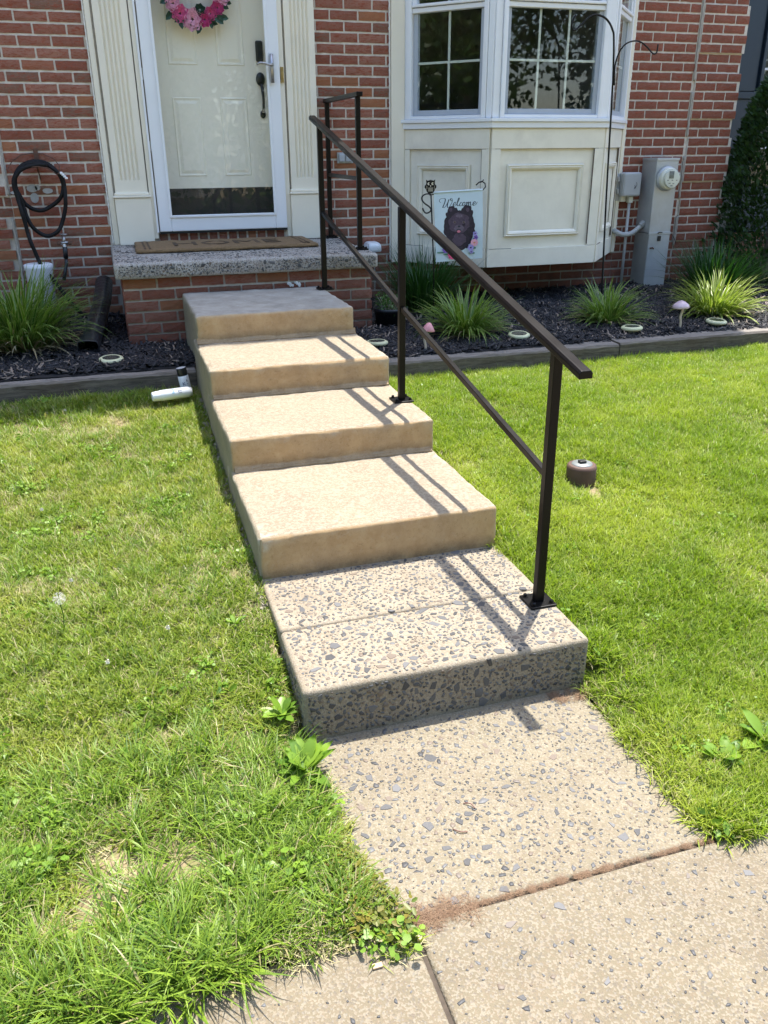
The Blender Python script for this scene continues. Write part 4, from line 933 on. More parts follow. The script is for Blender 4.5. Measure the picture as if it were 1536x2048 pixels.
F = [(j*(nu+1)+i, j*(nu+1)+i+1, (j+1)*(nu+1)+i+1, (j+1)*(nu+1)+i) for j in range(nv) for i in range(nu)]
V2 = [p+Vector((0, .0012, 0)) for p in V]
G().add(V, F).add(V2, [f[::-1] for f in F]).obj('cloth', M_flag, fl, smooth=True, fixn=False)
G().tube([FP(i/10, .0)+Vector((0, .0, .002)) for i in range(11)], .006, 8).obj('sleeve', M_flag, fl, smooth=True)
lvl = [0]
def decal(name, pts, mat, n=None, tri=True):
    lvl[0] += 1; d = Vector((0, -.0006-.00022*lvl[0], 0))
    m = len(pts); c = (sum(p[0] for p in pts)/m, sum(p[1] for p in pts)/m)
    rings = [c]+[(c[0]+(p[0]-c[0])*t, c[1]+(p[1]-c[1])*t) for t in (.5, 1) for p in pts]
    V = [FP(*q)+d for q in rings]; F = [(0, 1+i, 1+(i+1) % m) for i in range(m)]+[(1+i, 1+m+i, 1+m+(i+1) % m, 1+(i+1) % m) for i in range(m)]
    return G().add(V, F).obj(name, mat, fl, fixn=False)
def flagpx(x, y): return ((x-390-(y-400)*.035)/825, (y-400+((x-390)*.067))/1170)   # measured on an enlargement of the flag
sil = [(640, 640), (700, 615), (750, 650), (800, 690), (850, 690), (880, 650), (940, 605), (1000, 610), (1030, 680), (1050, 780), (1080, 880), (1090, 1000), (1070, 1100), (1050, 1190), (1000, 1270), (950, 1330), (880, 1370), (780, 1360), (700, 1330), (650, 1230), (600, 1120), (560, 1000), (565, 900), (600, 800), (615, 720)]
jag = []
for i, (x, y) in enumerate(sil):
    x2, y2 = sil[(i+1) % len(sil)]; jag.append(flagpx(x, y))
    for t in (.33, .66):
        s = 1.02+.035*((i*7+int(t*10)) % 3); jag.append(flagpx(820+(x+(x2-x)*t-820)*s, 980+(y+(y2-y)*t-980)*s))
decal('dog_print', jag, M_fur)
def ell(cx, cy, rx, ry, n=16, wob=0): return [flagpx(cx+rx*math.cos(2*math.pi*k/n)*(1+wob*math.sin(k*2.3)), cy+ry*math.sin(2*math.pi*k/n)*(1+wob*math.sin(k*1.7))) for k in range(n)]
decal('dog_face', ell(825, 900, 190, 170, 22, .08), M_fur2); decal('dog_brow', ell(820, 780, 60, 28), M_fur3)
decal('dog_muzzle', ell(820, 990, 85, 62, 18, .05), M_fur3); decal('dog_chest', ell(830, 1180, 120, 110, 18, .12), M_fur2)
for cx in (672, 965): decal('dog_ear', ell(cx, 675, 28, 36), M_fur2)
for cx in (742, 900):
    decal('dog_eye', ell(cx, 885, 30, 22), M_fur3); decal('dog_eye', ell(cx, 885, 20, 16), M_eye); decal('dog_pupil', ell(cx, 885, 9, 9, 8), M_ink)
decal('dog_nose', ell(820, 955, 24, 17, 10), M_ink); decal('dog_mouth', ell(815, 1020, 46, 16, 12), M_ink); decal('dog_tongue', ell(815, 1042, 30, 22, 12), M_tongue)
def bloom(cx, cy, r, mat, n=7, heart=None):
    for k in range(n):
        a = 2*math.pi*k/n; decal('flower_print', ell(cx+r*.55*math.cos(a), cy+r*.55*math.sin(a), r*.42, r*.42, 7), mat)
    decal('flower_heart', ell(cx, cy, r*.26, r*.26, 8), heart or M_ink)
for q in ((500, 1400, 60, 14), (610, 1430, 60, 16), (840, 1500, 60, 20), (1060, 1420, 60, 16), (1110, 1170, 40, 20), (1080, 1330, 50, 20)): decal('leaf_print', ell(*q), M_greenp)
bloom(540, 1240, 62, M_orange, 7, M_rose); bloom(590, 1350, 66, M_violet, 6, M_orange); bloom(705, 1440, 88, M_rose, 8, M_lpink); bloom(790, 1490, 46, M_rose, 6, M_orange)
bloom(1095, 1080, 44, M_lilac, 5); bloom(1110, 1145, 42, M_violet, 5); bloom(1085, 1235, 68, M_lpink, 9, M_orange); bloom(1025, 1320, 58, M_lilac, 6); bloom(1040, 1395, 38, M_lilac, 5)
# script lettering drawn as tapered strokes
def stroke(pts, w0, w1):
    P = smooth_path([(x, y, 0) for x, y in pts], 5); n = len(P); L_, R2 = [], []
    for i, p in enumerate(P):
        t = (P[min(i+1, n-1)]-P[max(i-1, 0)]).normalized(); s = Vector((-t.y, t.x, 0)); dn = abs(t.y)
        w = w0+(w1-w0)*dn*(1 if t.y > 0 else .35); w *= .5
        L_.append(p+s*w); R2.append(p-s*w)
    d = Vector((0, -.0010, 0)); V = [FP(*flagpx(q.x, q.y))+d for q in L_+R2]
    return V, [(i, i+1, n+i+1, n+i) for i in range(n-1)]
g = G()
for pts in ([(505, 560), (480, 535), (495, 500), (540, 490), (580, 498), (570, 560), (545, 620), (540, 640), (575, 632), (610, 580), (640, 515), (640, 500)], [(640, 510), (622, 570), (615, 620), (625, 640), (655, 620), (690, 560), (702, 515), (690, 490), (670, 495), (675, 520), (700, 530)],
            [(712, 605), (745, 590), (762, 560), (748, 550), (722, 575), (715, 605), (730, 620), (765, 600)], [(765, 600), (800, 540), (822, 490), (812, 480), (795, 520), (782, 590), (795, 612), (815, 595)],
            [(868, 560), (852, 552), (828, 580), (825, 605), (842, 614), (870, 595)], [(905, 548), (885, 560), (872, 595), (885, 610), (908, 590), (918, 560), (905, 548), (920, 562), (938, 560)],
            [(938, 560), (950, 548), (948, 580), (940, 608)], [(946, 585), (972, 548), (980, 556), (975, 605)], [(978, 580), (1003, 546), (1012, 554), (1008, 595), (1020, 604), (1035, 590)], [(1050, 590), (1085, 570), (1098, 548), (1082, 538), (1060, 560), (1052, 592), (1070, 606), (1105, 585), (1128, 545)]):
    g.add(*stroke(pts, 5, 15))
g.obj('welcome_lettering', M_ink, fl, fixn=False)
lvl[0] = 60
# shepherd hook
sh = tag(empty('shepherd_hook', (0, 0, 0)), 'tall black double shepherd hook standing before the bay window', 'plant hook')
HY = -.90
G().tube(smooth_path([(x, HY, z) for x, z in [(3.024, 2.348), (3.001, 2.3), (3.009, 2.272), (3.023, 2.264), (3.052, 2.281), (3.105, 2.327), (3.144, 2.35), (3.18, 2.355), (3.234, 2.341), (3.274, 2.312), (3.302, 2.272), (3.316, 2.231), (3.332, 2.074), (3.345, 1.866), (3.37, 1.3), (3.41, .60), (3.42, .42)]], 5), .0065, 8).obj('main_pole', M_blackiron, sh, smooth=True)
G().tube(smooth_path([(x, HY-.012, z) for x, z in [(3.345, 1.95), (3.338, 2.05), (3.345, 2.108), (3.371, 2.163), (3.41, 2.198), (3.468, 2.213), (3.518, 2.206), (3.566, 2.18), (3.609, 2.147), (3.632, 2.141), (3.646, 2.156), (3.648, 2.198)]], 5), .0050, 8).obj('side_hook', M_blackiron, sh, smooth=True)

# ------------------------------------------------------------------ blades and foliage
def blades(n, R, h, w, tilt, curve, seg=4, seed=0, fold=False, tipdroop=0, cluster=None, tintr=(0, 1), strawp=.0, basez=0):
    rs = np.random.RandomState(seed)
    if cluster is None: r = R*np.sqrt(rs.rand(n)); a0 = rs.rand(n)*2*np.pi; bx, by = r*np.cos(a0), r*np.sin(a0)
    az = rs.rand(n)*2*np.pi if tilt[2] == 0 else np.arctan2(by, bx)+rs.randn(n)*tilt[2]
    L = h[0]+(h[1]-h[0])*rs.rand(n); W = w[0]+(w[1]-w[0])*rs.rand(n); t0 = tilt[0]+(tilt[1]-tilt[0])*rs.rand(n); cv = curve[0]+(curve[1]-curve[0])*rs.rand(n)
    x, y, z = bx.copy(), by.copy(), np.full(n, float(basez)); px = []; ca, sa = np.cos(az), np.sin(az); wob = rs.randn(n)*.25
    tint = tintr[0]+(tintr[1]-tintr[0])*rs.rand(n)*.85; st = rs.rand(n) < strawp; tint = np.where(st, 1.0, tint)
    K = 3 if fold else 2; V = np.zeros((n, seg+1, K, 3)); E = np.zeros((n, seg+1, K)); TP = np.zeros((n, seg+1, K))
    for s in range(seg+1):
        f = s/seg; th = t0+cv*f**1.3; ws = W*(np.sin(min(1, (f*.92+.28))*math.pi)**.6 if fold else (1-f**2.2)*.95+.05)*.5
        cw, sw = -np.sin(az+wob*f), np.cos(az+wob*f)
        if K == 2:
            V[:, s, 0] = np.stack([x-cw*ws, y-sw*ws, z], 1); V[:, s, 1] = np.stack([x+cw*ws, y+sw*ws, z], 1)
        else:
            V[:, s, 0] = np.stack([x-cw*ws, y-sw*ws, z+ws*.35], 1); V[:, s, 1] = np.stack([x, y, z], 1); V[:, s, 2] = np.stack([x+cw*ws, y+sw*ws, z+ws*.35], 1); E[:, s, 1] = 1
        TP[:, s] = f
        d = L/seg; x = x+np.sin(th)*ca*d; y = y+np.sin(th)*sa*d; z = z+np.cos(th)*d
        z = np.maximum(z, basez+.002)
    V = V.reshape(-1, 3); base = (np.arange(n)*(seg+1)*K)[:, None]
    fs_ = []
    for s in range(seg):
        for k in range(K-1): fs_.append(np.array([s*K+k, s*K+k+1, (s+1)*K+k+1, (s+1)*K+k]))
    F = (base[:, :, None]+np.array(fs_)[None]).reshape(-1, 4)
    return V, F, {'tint': np.repeat(tint, (seg+1)*K), 'edge': E.ravel(), 'tip': TP.ravel()}
def cat(parts):
    V = []; F = []; A = {}; n = 0
    for v, f, a in parts:
        V.append(v); F.append(f+n); n += len(v)
        for k in a: A.setdefault(k, []).append(a[k])
    return np.concatenate(V), np.concatenate(F), {k: np.concatenate(x) for k, x in A.items()}
def leaves(n, R, size, seed, hgt=(0, .03), flat=.5, round_=True, seg=6, tintr=(0, 1)):
    """small round or oval leaves"""
    rs = np.random.RandomState(seed); V = []; F = []; T = []; k0 = 0
    for i in range(n):
        r = R*math.sqrt(rs.rand()); a = rs.rand()*6.28; c = Vector((r*math.cos(a), r*math.sin(a), hgt[0]+(hgt[1]-hgt[0])*rs.rand())); s = size[0]+(size[1]-size[0])*rs.rand()
        q = Euler((rs.randn()*flat, rs.randn()*flat, rs.rand()*6.28)).to_matrix(); pts = []
        for k in range(seg):
            t = 2*math.pi*k/seg; asp = 1. if round_ else .5
            pts.append(c+q @ Vector((math.cos(t)*s, math.sin(t)*s*asp, .12*s*abs(math.sin(t)))))
        V += [tuple(p) for p in pts]+[tuple(c)]; F += [(k0+k, k0+(k+1) % seg, k0+seg, k0+seg) for k in range(seg)]; T += [tintr[0]+(tintr[1]-tintr[0])*rs.rand()*.85]*(seg+1); k0 += seg+1
    V = np.array(V); F = np.array(F)
    return V, F, {'tint': np.array(T), 'edge': np.ones(len(T)), 'tip': np.zeros(len(T))}
def meshof(name, parts, mat):
    V, F, A = cat(parts); F = F.astype(int); tri = F[:, 2] == F[:, 3]
    if tri.any():
        q = F[~tri]; F = np.concatenate([F[tri][:, :3], q[:, [0, 1, 2]], q[:, [0, 2, 3]]])
    return quick(name, V, F, mat, 'mesh', A, smooth=False)
def scatter(name, protos, pts, kind='stuff'):
    """pts: list of (x,y,z,rz,tiltx,tilty,scale,index) ; protos: meshes -> one object whose geometry nodes place the clumps"""
    pc = bpy.data.collections.new(name+'_kinds')
    for i, me in enumerate(protos):
        o = bpy.data.objects.new('kind_%02d' % i, me); pc.objects.link(o)
    A = np.array(pts, np.float32); me = bpy.data.meshes.new(name); me.vertices.add(len(A)); me.vertices.foreach_set('co', A[:, :3].ravel())
    at = me.attributes.new('rot', 'FLOAT_VECTOR', 'POINT'); at.data.foreach_set('vector', A[:, [4, 5, 3]].ravel())
    at = me.attributes.new('scl', 'FLOAT', 'POINT'); at.data.foreach_set('value', A[:, 6].copy())
    at = me.attributes.new('idx', 'INT', 'POINT'); at.data.foreach_set('value', A[:, 7].astype(np.int32))
    o = link(name, me); ng = bpy.data.node_groups.new(name, 'GeometryNodeTree')
    ng.interface.new_socket('Geometry', in_out='INPUT', socket_type='NodeSocketGeometry'); ng.interface.new_socket('Geometry', in_out='OUTPUT', socket_type='NodeSocketGeometry')
    N = ng.nodes; L = ng.links; gi = N.new('NodeGroupInput'); go = N.new('NodeGroupOutput'); ip = N.new('GeometryNodeInstanceOnPoints')
    ci = N.new('GeometryNodeCollectionInfo'); ci.inputs[0].default_value = pc; ci.inputs['Separate Children'].default_value = True; ci.inputs['Reset Children'].default_value = True
    def na(nm, ty): x = N.new('GeometryNodeInputNamedAttribute'); x.data_type = ty; x.inputs[0].default_value = nm; return x.outputs[0]
    L.new(gi.outputs[0], ip.inputs['Points']); L.new(ci.outputs[0], ip.inputs['Instance']); ip.inputs['Pick Instance'].default_value = True
    L.new(na('idx', 'INT'), ip.inputs['Instance Index']); e2r = N.new('FunctionNodeEulerToRotation'); L.new(na('rot', 'FLOAT_VECTOR'), e2r.inputs[0]); L.new(e2r.outputs[0], ip.inputs['Rotation'])
    L.new(na('scl', 'FLOAT'), ip.inputs['Scale']); L.new(ip.outputs[0], go.inputs[0])
    md = o.modifiers.new('scatter', 'NODES'); md.node_group = ng
    return tag(o, kind=kind)
nz = lambda x, y, s, o=0: noise.noise(Vector((x*s, y*s, o)))
# lawn clumps
fineR = [meshof('grass_tuft', [blades(60, .044, (.026, .060), (.0022, .0044), (.2, 1.3, 0), (.2, 1.4), 3, 100+i, strawp=.05, tintr=(.15, 1))], M_grass) for i in range(7)]
fineR += [meshof('grass_tuft', [blades(44, .040, (.022, .048), (.0018, .0032), (.2, 1.2, 0), (.3, 1.5), 3, 140+i, strawp=.45)], M_grass) for i in range(2)]
fineL = [meshof('grass_tuft', [blades(50, .044, (.024, .052), (.0022, .0046), (.3, 1.4, 0), (.2, 1.2), 3, 200+i, strawp=.12, tintr=(.0, .9))], M_grassL) for i in range(6)]
strawL = [meshof('dead_tuft', [blades(40, .045, (.02, .055), (.0014, .0028), (.5, 1.45, 0), (.1, .8), 3, 240+i)], M_straw) for i in range(3)]
clov = [meshof('clover_patch', [leaves(26, .045, (.005, .010), 260+i, (.012, .038), .45)], M_clover) for i in range(3)]
coarse = [meshof('coarse_tuft', [blades(30, .030, (.06, .15), (.0035, .0062), (.25, 1.15, .7), (.3, 1.2), 5, 280+i, strawp=.06, fold=False)], M_coarse) for i in range(4)]
mix = [meshof('broad_weed', [leaves(9, .04, (.010, .020), 300+i, (.010, .035), .5, False)], M_weed) for i in range(3)]
pL = fineL+strawL+clov+coarse+mix; iL = dict(fine=(0, 6), straw=(6, 9), clover=(9, 12), coarse=(12, 16), weed=(16, 19))
pts = []; rs = random.Random(11)
def pick(k): return rs.randrange(*iL[k])
def ok_left(x, y): return x < .345 and not (y > -1.76)
for _ in range(13500):
    x = rs.uniform(-1.55, .36); y = rs.uniform(-5.20, -1.76)
    if x > .352-.02*nz(x, y, 14, 1) and y > -4.47: continue
    if y < -5.155+.03*nz(x, 0, 6, 2): continue
    bare = nz(x, y, 2.6, 5)+.45*nz(x, y, 8, 6); near = max(0, min(1, (-y-4.35)/.35))*max(0, min(1, (1.0-abs(x+.05))/.5))
    if near > .2 and nz(x, y, 3.4, 22) > .16 and x < .05:
        if rs.random() < .80: continue
    if bare > .42 and rs.random() < .55: continue
    k = 'fine'; u = rs.random()
    if bare > .16 and u < .45: k = 'straw'
    elif u < .13: k = 'straw'
    elif nz(x, y, 3.3, 7) > .22 and u < .30: k = 'clover'
    elif nz(x, y, 5, 9) > .25 and u < .30: k = 'weed'
    elif u > .80: k = 'coarse'
    if near > .3: k = 'coarse' if u > .60 else ('straw' if u < .22 else k)
    s = rs.uniform(.72, 1.15)*(1+.15*nz(x, y, 1.3, 4)); s *= (1 if k != 'coarse' else (.72 if near > .3 else rs.uniform(.3, .55)))
    if y > -1.95: s *= 1.25
    if u < .34 and near < .3: s *= .72
    pts.append((x, y, H(x, y)-.004, rs.uniform(0, 6.28), rs.uniform(-.15, .15), rs.uniform(-.15, .15), s, pick(k)))
# ragged growth spilling over the walk corner
for _ in range(330):
    x = rs.uniform(-.05, .52); y = rs.uniform(-5.20, -4.62); lim = .345+max(0, (-4.75-y))*.22+.05*nz(x, y, 9, 3)
    if x > lim or x < lim-.12: continue
    pts.append((x, y, max(.0, H(x, y)*.6), rs.uniform(0, 6.28), 0, 0, rs.uniform(.7, 1.1), pick(rs.choice(['fine', 'clover', 'fine', 'straw', 'fine' if x > .30 else 'coarse']))))
for _ in range(60):    # long clumps hanging over the sidewalk edge
    x = rs.uniform(-.75, .10); y = -5.15+rs.uniform(-.05, .06)
    pts.append((x, y, .008, rs.uniform(0, 6.28), rs.uniform(.0, .35), 0, rs.uniform(.7, 1.15), pick('coarse')))
lg = scatter('lawn_grass', pL, pts)
pts = []; NR = 9
pR = fineR+clov+mix+coarse
for _ in range(27000):
    x = rs.uniform(1.245, 5.0); y = rs.uniform(-5.17, -1.95)
    if x < (1.285 if y > -4.47 else 1.258)+.02*nz(x, y, 12, 1): continue
    if y < -5.14+.02*nz(x, 0, 6, 2): continue
    if (x-1.868)**2+(y+3.365)**2 < .082**2: continue
    p_ = pix((x, y, .2))
    if p_[0] > 830 or p_[1] > 1075: continue
    bare = nz(x, y, 2.1, 15)+.4*nz(x, y, 7, 16)
    if math.hypot(x-1.90, y+3.48) < .10: bare += .5
    if bare > .50 and rs.random() < .5: continue
    u = rs.random(); i = rs.randrange(7)
    if bare > .22 and u < .5: i = 7+rs.randrange(2)
    elif u < .02: i = 9+rs.randrange(3)
    elif u < .035 and y < -4.4: i = 12+rs.randrange(3)
    elif u > .84: i = 15+rs.randrange(4)
    s = rs.uniform(.72, 1.12)*(1+.2*nz(x, y, 1.6, 14))
    if i >= 15: s *= rs.uniform(.3, .5)
    if 9 <= i < 15: s *= .7
    if x < 1.40: s *= 1.25
    pts.append((x, y, H(x, y)-.004, rs.uniform(0, 6.28), rs.uniform(-.15, .15), rs.uniform(-.15, .15), s, i))
rg = scatter('lawn_grass', pR, pts)
# mulch
mul = []
for k in range(6):
    r_ = np.random.RandomState(400+k); V = []; F = []; T = []; n0 = 0
    for i in range(34):
        L = .010+.030*r_.rand()**2; w = .0022+.004*r_.rand(); q = Euler((r_.randn()*.35, r_.randn()*.35, r_.rand()*6.28)).to_matrix(); a = r_.rand()*6.28; rr = .05*math.sqrt(r_.rand())
        c = Vector((rr*math.cos(a), rr*math.sin(a), .004+.016*r_.rand())); b = r_.randn()*.25
        P = [(-L, -w, 0), (-L*.2, -w*1.3, b*w), (L, -w*.5, 0), (L, w*.4, .001), (0, w*1.2, b*w+.001), (-L*.9, w*.7, 0)]
        P = [c+q @ Vector(p) for p in P]+[c+q @ (Vector(p)+Vector((0, 0, -.003))) for p in P]
        V += [tuple(p) for p in P]; f = [(0, 1, 4, 5), (1, 2, 3, 4)]+[(j, j+6, (j+1) % 6+6, (j+1) % 6) for j in range(6)]; F += [tuple(x+n0 for x in t) for t in f]; n0 += 12; tv = r_.rand(); T += [tv]*12
    mul.append(quick('mulch_shreds', V, F, M_mulch, 'mesh', {'tint': T}))
pts = []
for _ in range(9500):
    x = rs.uniform(-1.4, 5.2); y = rs.uniform(-1.80, -.02)
    if .36 < x < 1.275 or (-.0 < x < 1.62 and y > -1.08): continue
    if x < 1 and y < -1.60: continue
    if x > 1 and y > .0: continue
    if pix((x, y, .45))[0] > 820: continue
    pts.append((x, y, BEDZ(x, y)-.003+.006*rs.random(), rs.uniform(0, 6.28), rs.uniform(-.2, .2), rs.uniform(-.2, .2), rs.uniform(.7, 1.25), rs.randrange(6)))
for _ in range(1300):
    x = rs.uniform(5.06, 6.4); y = rs.uniform(-1.2, .85); pts.append((x, y, BEDZ(x, y), rs.uniform(0, 6.28), 0, 0, 1, rs.randrange(6)))
ml = scatter('mulch_chips', mul, pts)
# liriope and other strap-leaved clumps
def strap(name, x, y, R, n, h, w, mat, label, cat_, group=None, dry=0, seed=1, tilt=(.05, .8, .5), curve=(.6, 2.0), base=.05):
    e = tag(empty(name, (x, y, BEDZ(x, y)-.01)), label, cat_, group)
    V, F, A = blades(n, base, h, w, tilt, curve, 8, seed, fold=True)
    tag(quick('leaves', V, F, mat, e, A, smooth=True), kind='stuff')
    if dry:
        V, F, A = blades(dry, base*1.1, (h[0]*.5, h[1]*.75), w, (.7, 1.35, .4), (.7, 1.7), 7, seed+50, fold=True); tag(quick('dry_leaves', V, F, M_lirx, e, A, smooth=True), kind='stuff')
    return e
GL = 'strap leaved plants in the mulch beds'
strap('liriope', -.59, -.95, .3, 560, (.44, .74), (.011, .019), M_lir, 'largest variegated liriope clump, left of the black drain pipe', 'plant', GL, 230, 3, (.02, .85, .5), (.4, 2.5), .14)
strap('liriope', 2.10, -1.45, .2, 290, (.32, .52), (.010, .017), M_lir, 'variegated liriope seen under the handrail, left of the cream disc light', 'plant', GL, 80, 5, (.03, 1.0, .5), (.5, 2.7), .075)
strap('liriope', 3.17, -1.38, .2, 270, (.28, .46), (.010, .017), M_lir, 'variegated liriope at the foot of the shepherd hook', 'plant', GL, 90, 7, (.05, 1.1, .5), (.5, 2.7), .075)
strap('liriope', 4.02, -1.40, .2, 340, (.28, .50), (.010, .017), M_lirb, 'sunlit yellow green liriope at the far right of the bed', 'plant', GL, 140, 9, (.05, 1.1, .5), (.5, 2.7), .10)
strap('strap_leaf_plant', 2.12, -.62, .25, 430, (.42, .70), (.007, .011), M_lird, 'dark green grassy clump below the welcome flag', 'plant', GL, 20, 11, (.02, .8, .5), (.2, 1.5), .12)
strap('strap_leaf_plant', 4.50, -.75, .25, 460, (.44, .68), (.007, .011), M_lird, 'dark green grassy clump right of the meter, behind the sunlit plant', 'plant', GL, 25, 13, (.02, .85, .5), (.2, 1.5), .14)
strap('strap_leaf_plant', 1.93, -.55, .25, 110, (.2, .32), (.006, .009), M_lird, 'short dark grassy tuft between the pot and the flag pole', 'plant', GL, 0, 15, (.02, .9, .5), (.2, 1.5), .06)
# pot with small leafy plant
pt = tag(empty('plant_pot', (1.735, -1.02, .43)), 'black plastic nursery pot holding a small leafy plant', 'pot')
G().lathe([(.085, 0), (.11, .15), (.118, .152), (.118, .172), (.108, .172), (.10, .14), (.002, .135)], 28).obj('pot_body', M_blackpl, pt, smooth=True)
pp = tag(empty('leafy_plant', (1.735, -1.02, .56)), 'small leafy green plant growing in the black pot', 'plant')
V, F, A = leaves(420, .11, (.007, .014), 77, (.0, .13), .7, False); tag(quick('leaves', V, F[:, :3] if False else np.concatenate([F[:, :3]]), M_potplant, pp, A), kind='stuff')
g = G()
for k in range(14): a = k*.45; g.tube([(0, 0, -.02), (.05*math.cos(a), .05*math.sin(a), .05), (.09*math.cos(a), .09*math.sin(a), .11)], .0015, 4)
g.obj('stems', M_stalk, pp)

# weeds beside the path, each leaf a part
def weed(name, x, y, z, n, L, W, mat, label, seed, tilt=(.55, 1.42), cat_='weed', curve=(.05, .55)):
    e = tag(empty(name, (x, y, z)), label, cat_); r_ = np.random.RandomState(seed)
    for i in range(n):
        V, F, A = blades(1, .008, (L*.65, L), (W*.75, W*1.15), (tilt[0], tilt[1], 0), curve, 6, seed*100+i, fold=True, tintr=(0, 1))
        a = i*2.399+r_.rand()*.4; c, s = math.cos(a), math.sin(a)
        # narrow the stalk end, round the tip
        V = V.reshape(7, 3, 3); cen = V[:, 1:2].copy(); prof = np.array([.18, .45, .85, 1.05, 1.0, .7, .12])[:, None, None]; V = cen+(V-cen)*prof*1.08; V = V.reshape(-1, 3)
        az = math.atan2(V[-2, 1], V[-2, 0]); q = a-az; c, s = math.cos(q), math.sin(q); X = V[:, 0]*c-V[:, 1]*s; Y = V[:, 0]*s+V[:, 1]*c; V = np.stack([X, Y, V[:, 2]], 1)
        quick('leaf', V, F, mat, e, A, smooth=True)
    return e
weed('plantain_weed', .325, -4.62, .03, 24, .135, .034, M_weed, 'bright broad leaved plantain growing at the left edge of the walkway', 21)
weed('plantain_weed', .300, -4.42, .075, 15, .09, .026, M_weed, 'smaller leafy weed just behind the plantain at the bottom step corner', 22)
weed('plantain_weed', 1.60, -4.90, .03, 13, .14, .046, M_weed, 'broad pale leaved plantain at the right edge of the lawn', 23, (.7, 1.3))
weed('plantain_weed', 1.44, -4.93, .025, 17, .10, .032, M_weed, 'low leafy weed between the walkway edge and the broad plantain', 24, (.8, 1.4))
weed('plantain_weed', .24, -3.98, .14, 10, .06, .017, M_weed, 'small plantain in the left lawn beside the aggregate step', 25, (.6, 1.3))
weed('plantain_weed', -.12, -2.55, .26, 10, .055, .014, M_weed, 'small leafy weed in the upper left lawn', 26, (.6, 1.3))
pr_ = [meshof('red_weed', [leaves(34, .045, (.005, .011), 500+i, (.005, .028), .45, False)], M_redweed) for i in range(3)]
pts = []
for _ in range(80):
    x = rs.uniform(.30, .50); y = rs.uniform(-5.17, -4.90)
    if x > .33+(-y-4.85)*.38: continue
    pts.append((x, y, .004, rs.uniform(0, 6.28), 0, 0, rs.uniform(.7, 1.2), rs.randrange(3)))
scatter('creeping_weeds', pr_, pts)
# dandelion clock and clover flowers
dd = tag(empty('dandelion_clock', (-.30, -3.87, .165)), 'white dandelion seed head standing in the left lawn', 'dandelion')
G().tube([(0, 0, 0), (.004, 0, .05), (.0, 0, .09)], .0018, 6).obj('stem', M_weed, dd)
rsd = np.random.RandomState(5); g = G()
for i in range(55):
    v = Vector(rsd.randn(3)).normalized(); c = Vector((0, 0, .108)); g.tube([c+v*.003, c+v*.019], .00035, 3, caps=False)
    s = v.orthogonal().normalized(); t_ = v.cross(s)
    for k in range(3): d = s*math.cos(k*2.1)+t_*math.sin(k*2.1); g.tube([c+v*.018, c+v*.021+d*.004], .0003, 3, caps=False)
g.obj('seed_head', simple('dandelion_fluff', (.55, .53, .49), .9), dd, fixn=False)
M_cf = simple('clover_flower', (.72, .70, .62), .9)
cf0 = None
for i, (x, y, tx) in enumerate([(-.40, -3.05, 'left of the dandelion, far side'), (.02, -3.98, 'between the dandelion and the bottom step'), (-.28, -3.62, 'just behind the dandelion'), (-.17, -4.10, 'in front and right of the dandelion'), (-.33, -1.98, 'by the left timber'), (2.55, -4.05, 'in the right lawn')]):
    if cf0 is None:
        V, F, A = leaves(26, .006, (.003, .005), 3, (.030, .042), 1.2, False); cf0 = quick('clover_flower', V, F[:, :3], M_cf, None, A); o = cf0
    else: o = cf0.copy(); COL.objects.link(o)
    o.location = (x, y, H(x, y)); tag(o, 'tiny white clover flower head '+tx, 'flower', 'clover flowers in the lawns')
# dry rootlets in the joint between walkway and sidewalk, gravel crumbs along the steps
rt = [meshof('rootlets', [blades(60, .020, (.012, .04), (.0006, .0013), (1.0, 1.5, 0), (-.2, .5), 3, 600+i)], M_root) for i in range(4)]
pts = []
for _ in range(190):
    t = rs.random()**1.4; x = .44+t*.86; wd = .001+.004*max(0, nz(x, 0, 7, 40)+.2)+(.012 if x < .60 else 0)
    pts.append((x, -5.140+rs.gauss(0, wd), -.004+.003*rs.random(), rs.uniform(0, 6.28), 0, 0, (rs.uniform(.5, 1.0) if x < .6 else rs.uniform(.22, .5)), rs.randrange(4)))
for _ in range(26): pts.append((rs.uniform(1.14, 1.26), -4.50+rs.uniform(-.03, .02), .002, rs.uniform(0, 6.28), 0, 0, rs.uniform(.4, .8), rs.randrange(4)))
scatter('dry_roots', rt, pts)
g = G()
for i in range(170):
    y = rs.uniform(-3.95, -1.9); x = .352+rs.gauss(0, .012); s = rs.uniform(.004, .013); z = H(x, y)
    q = Euler((rs.random()*3, rs.random()*3, rs.random()*3)).to_matrix(); g.add([Vector((x, y, z+s*.3))+q @ Vector(p)*s for p in ((1, 0, 0), (0, 1, 0), (-1, 0, 0), (0, -1, 0), (0, 0, .8), (0, 0, -.8))], [(0, 1, 4), (1, 2, 4), (2, 3, 4), (3, 0, 4), (1, 0, 5), (2, 1, 5), (3, 2, 5), (0, 3, 5)])
tag(g.obj('gravel', simple('grey_gravel', (.27, .23, .19), .9, .3, 30)), kind='stuff')
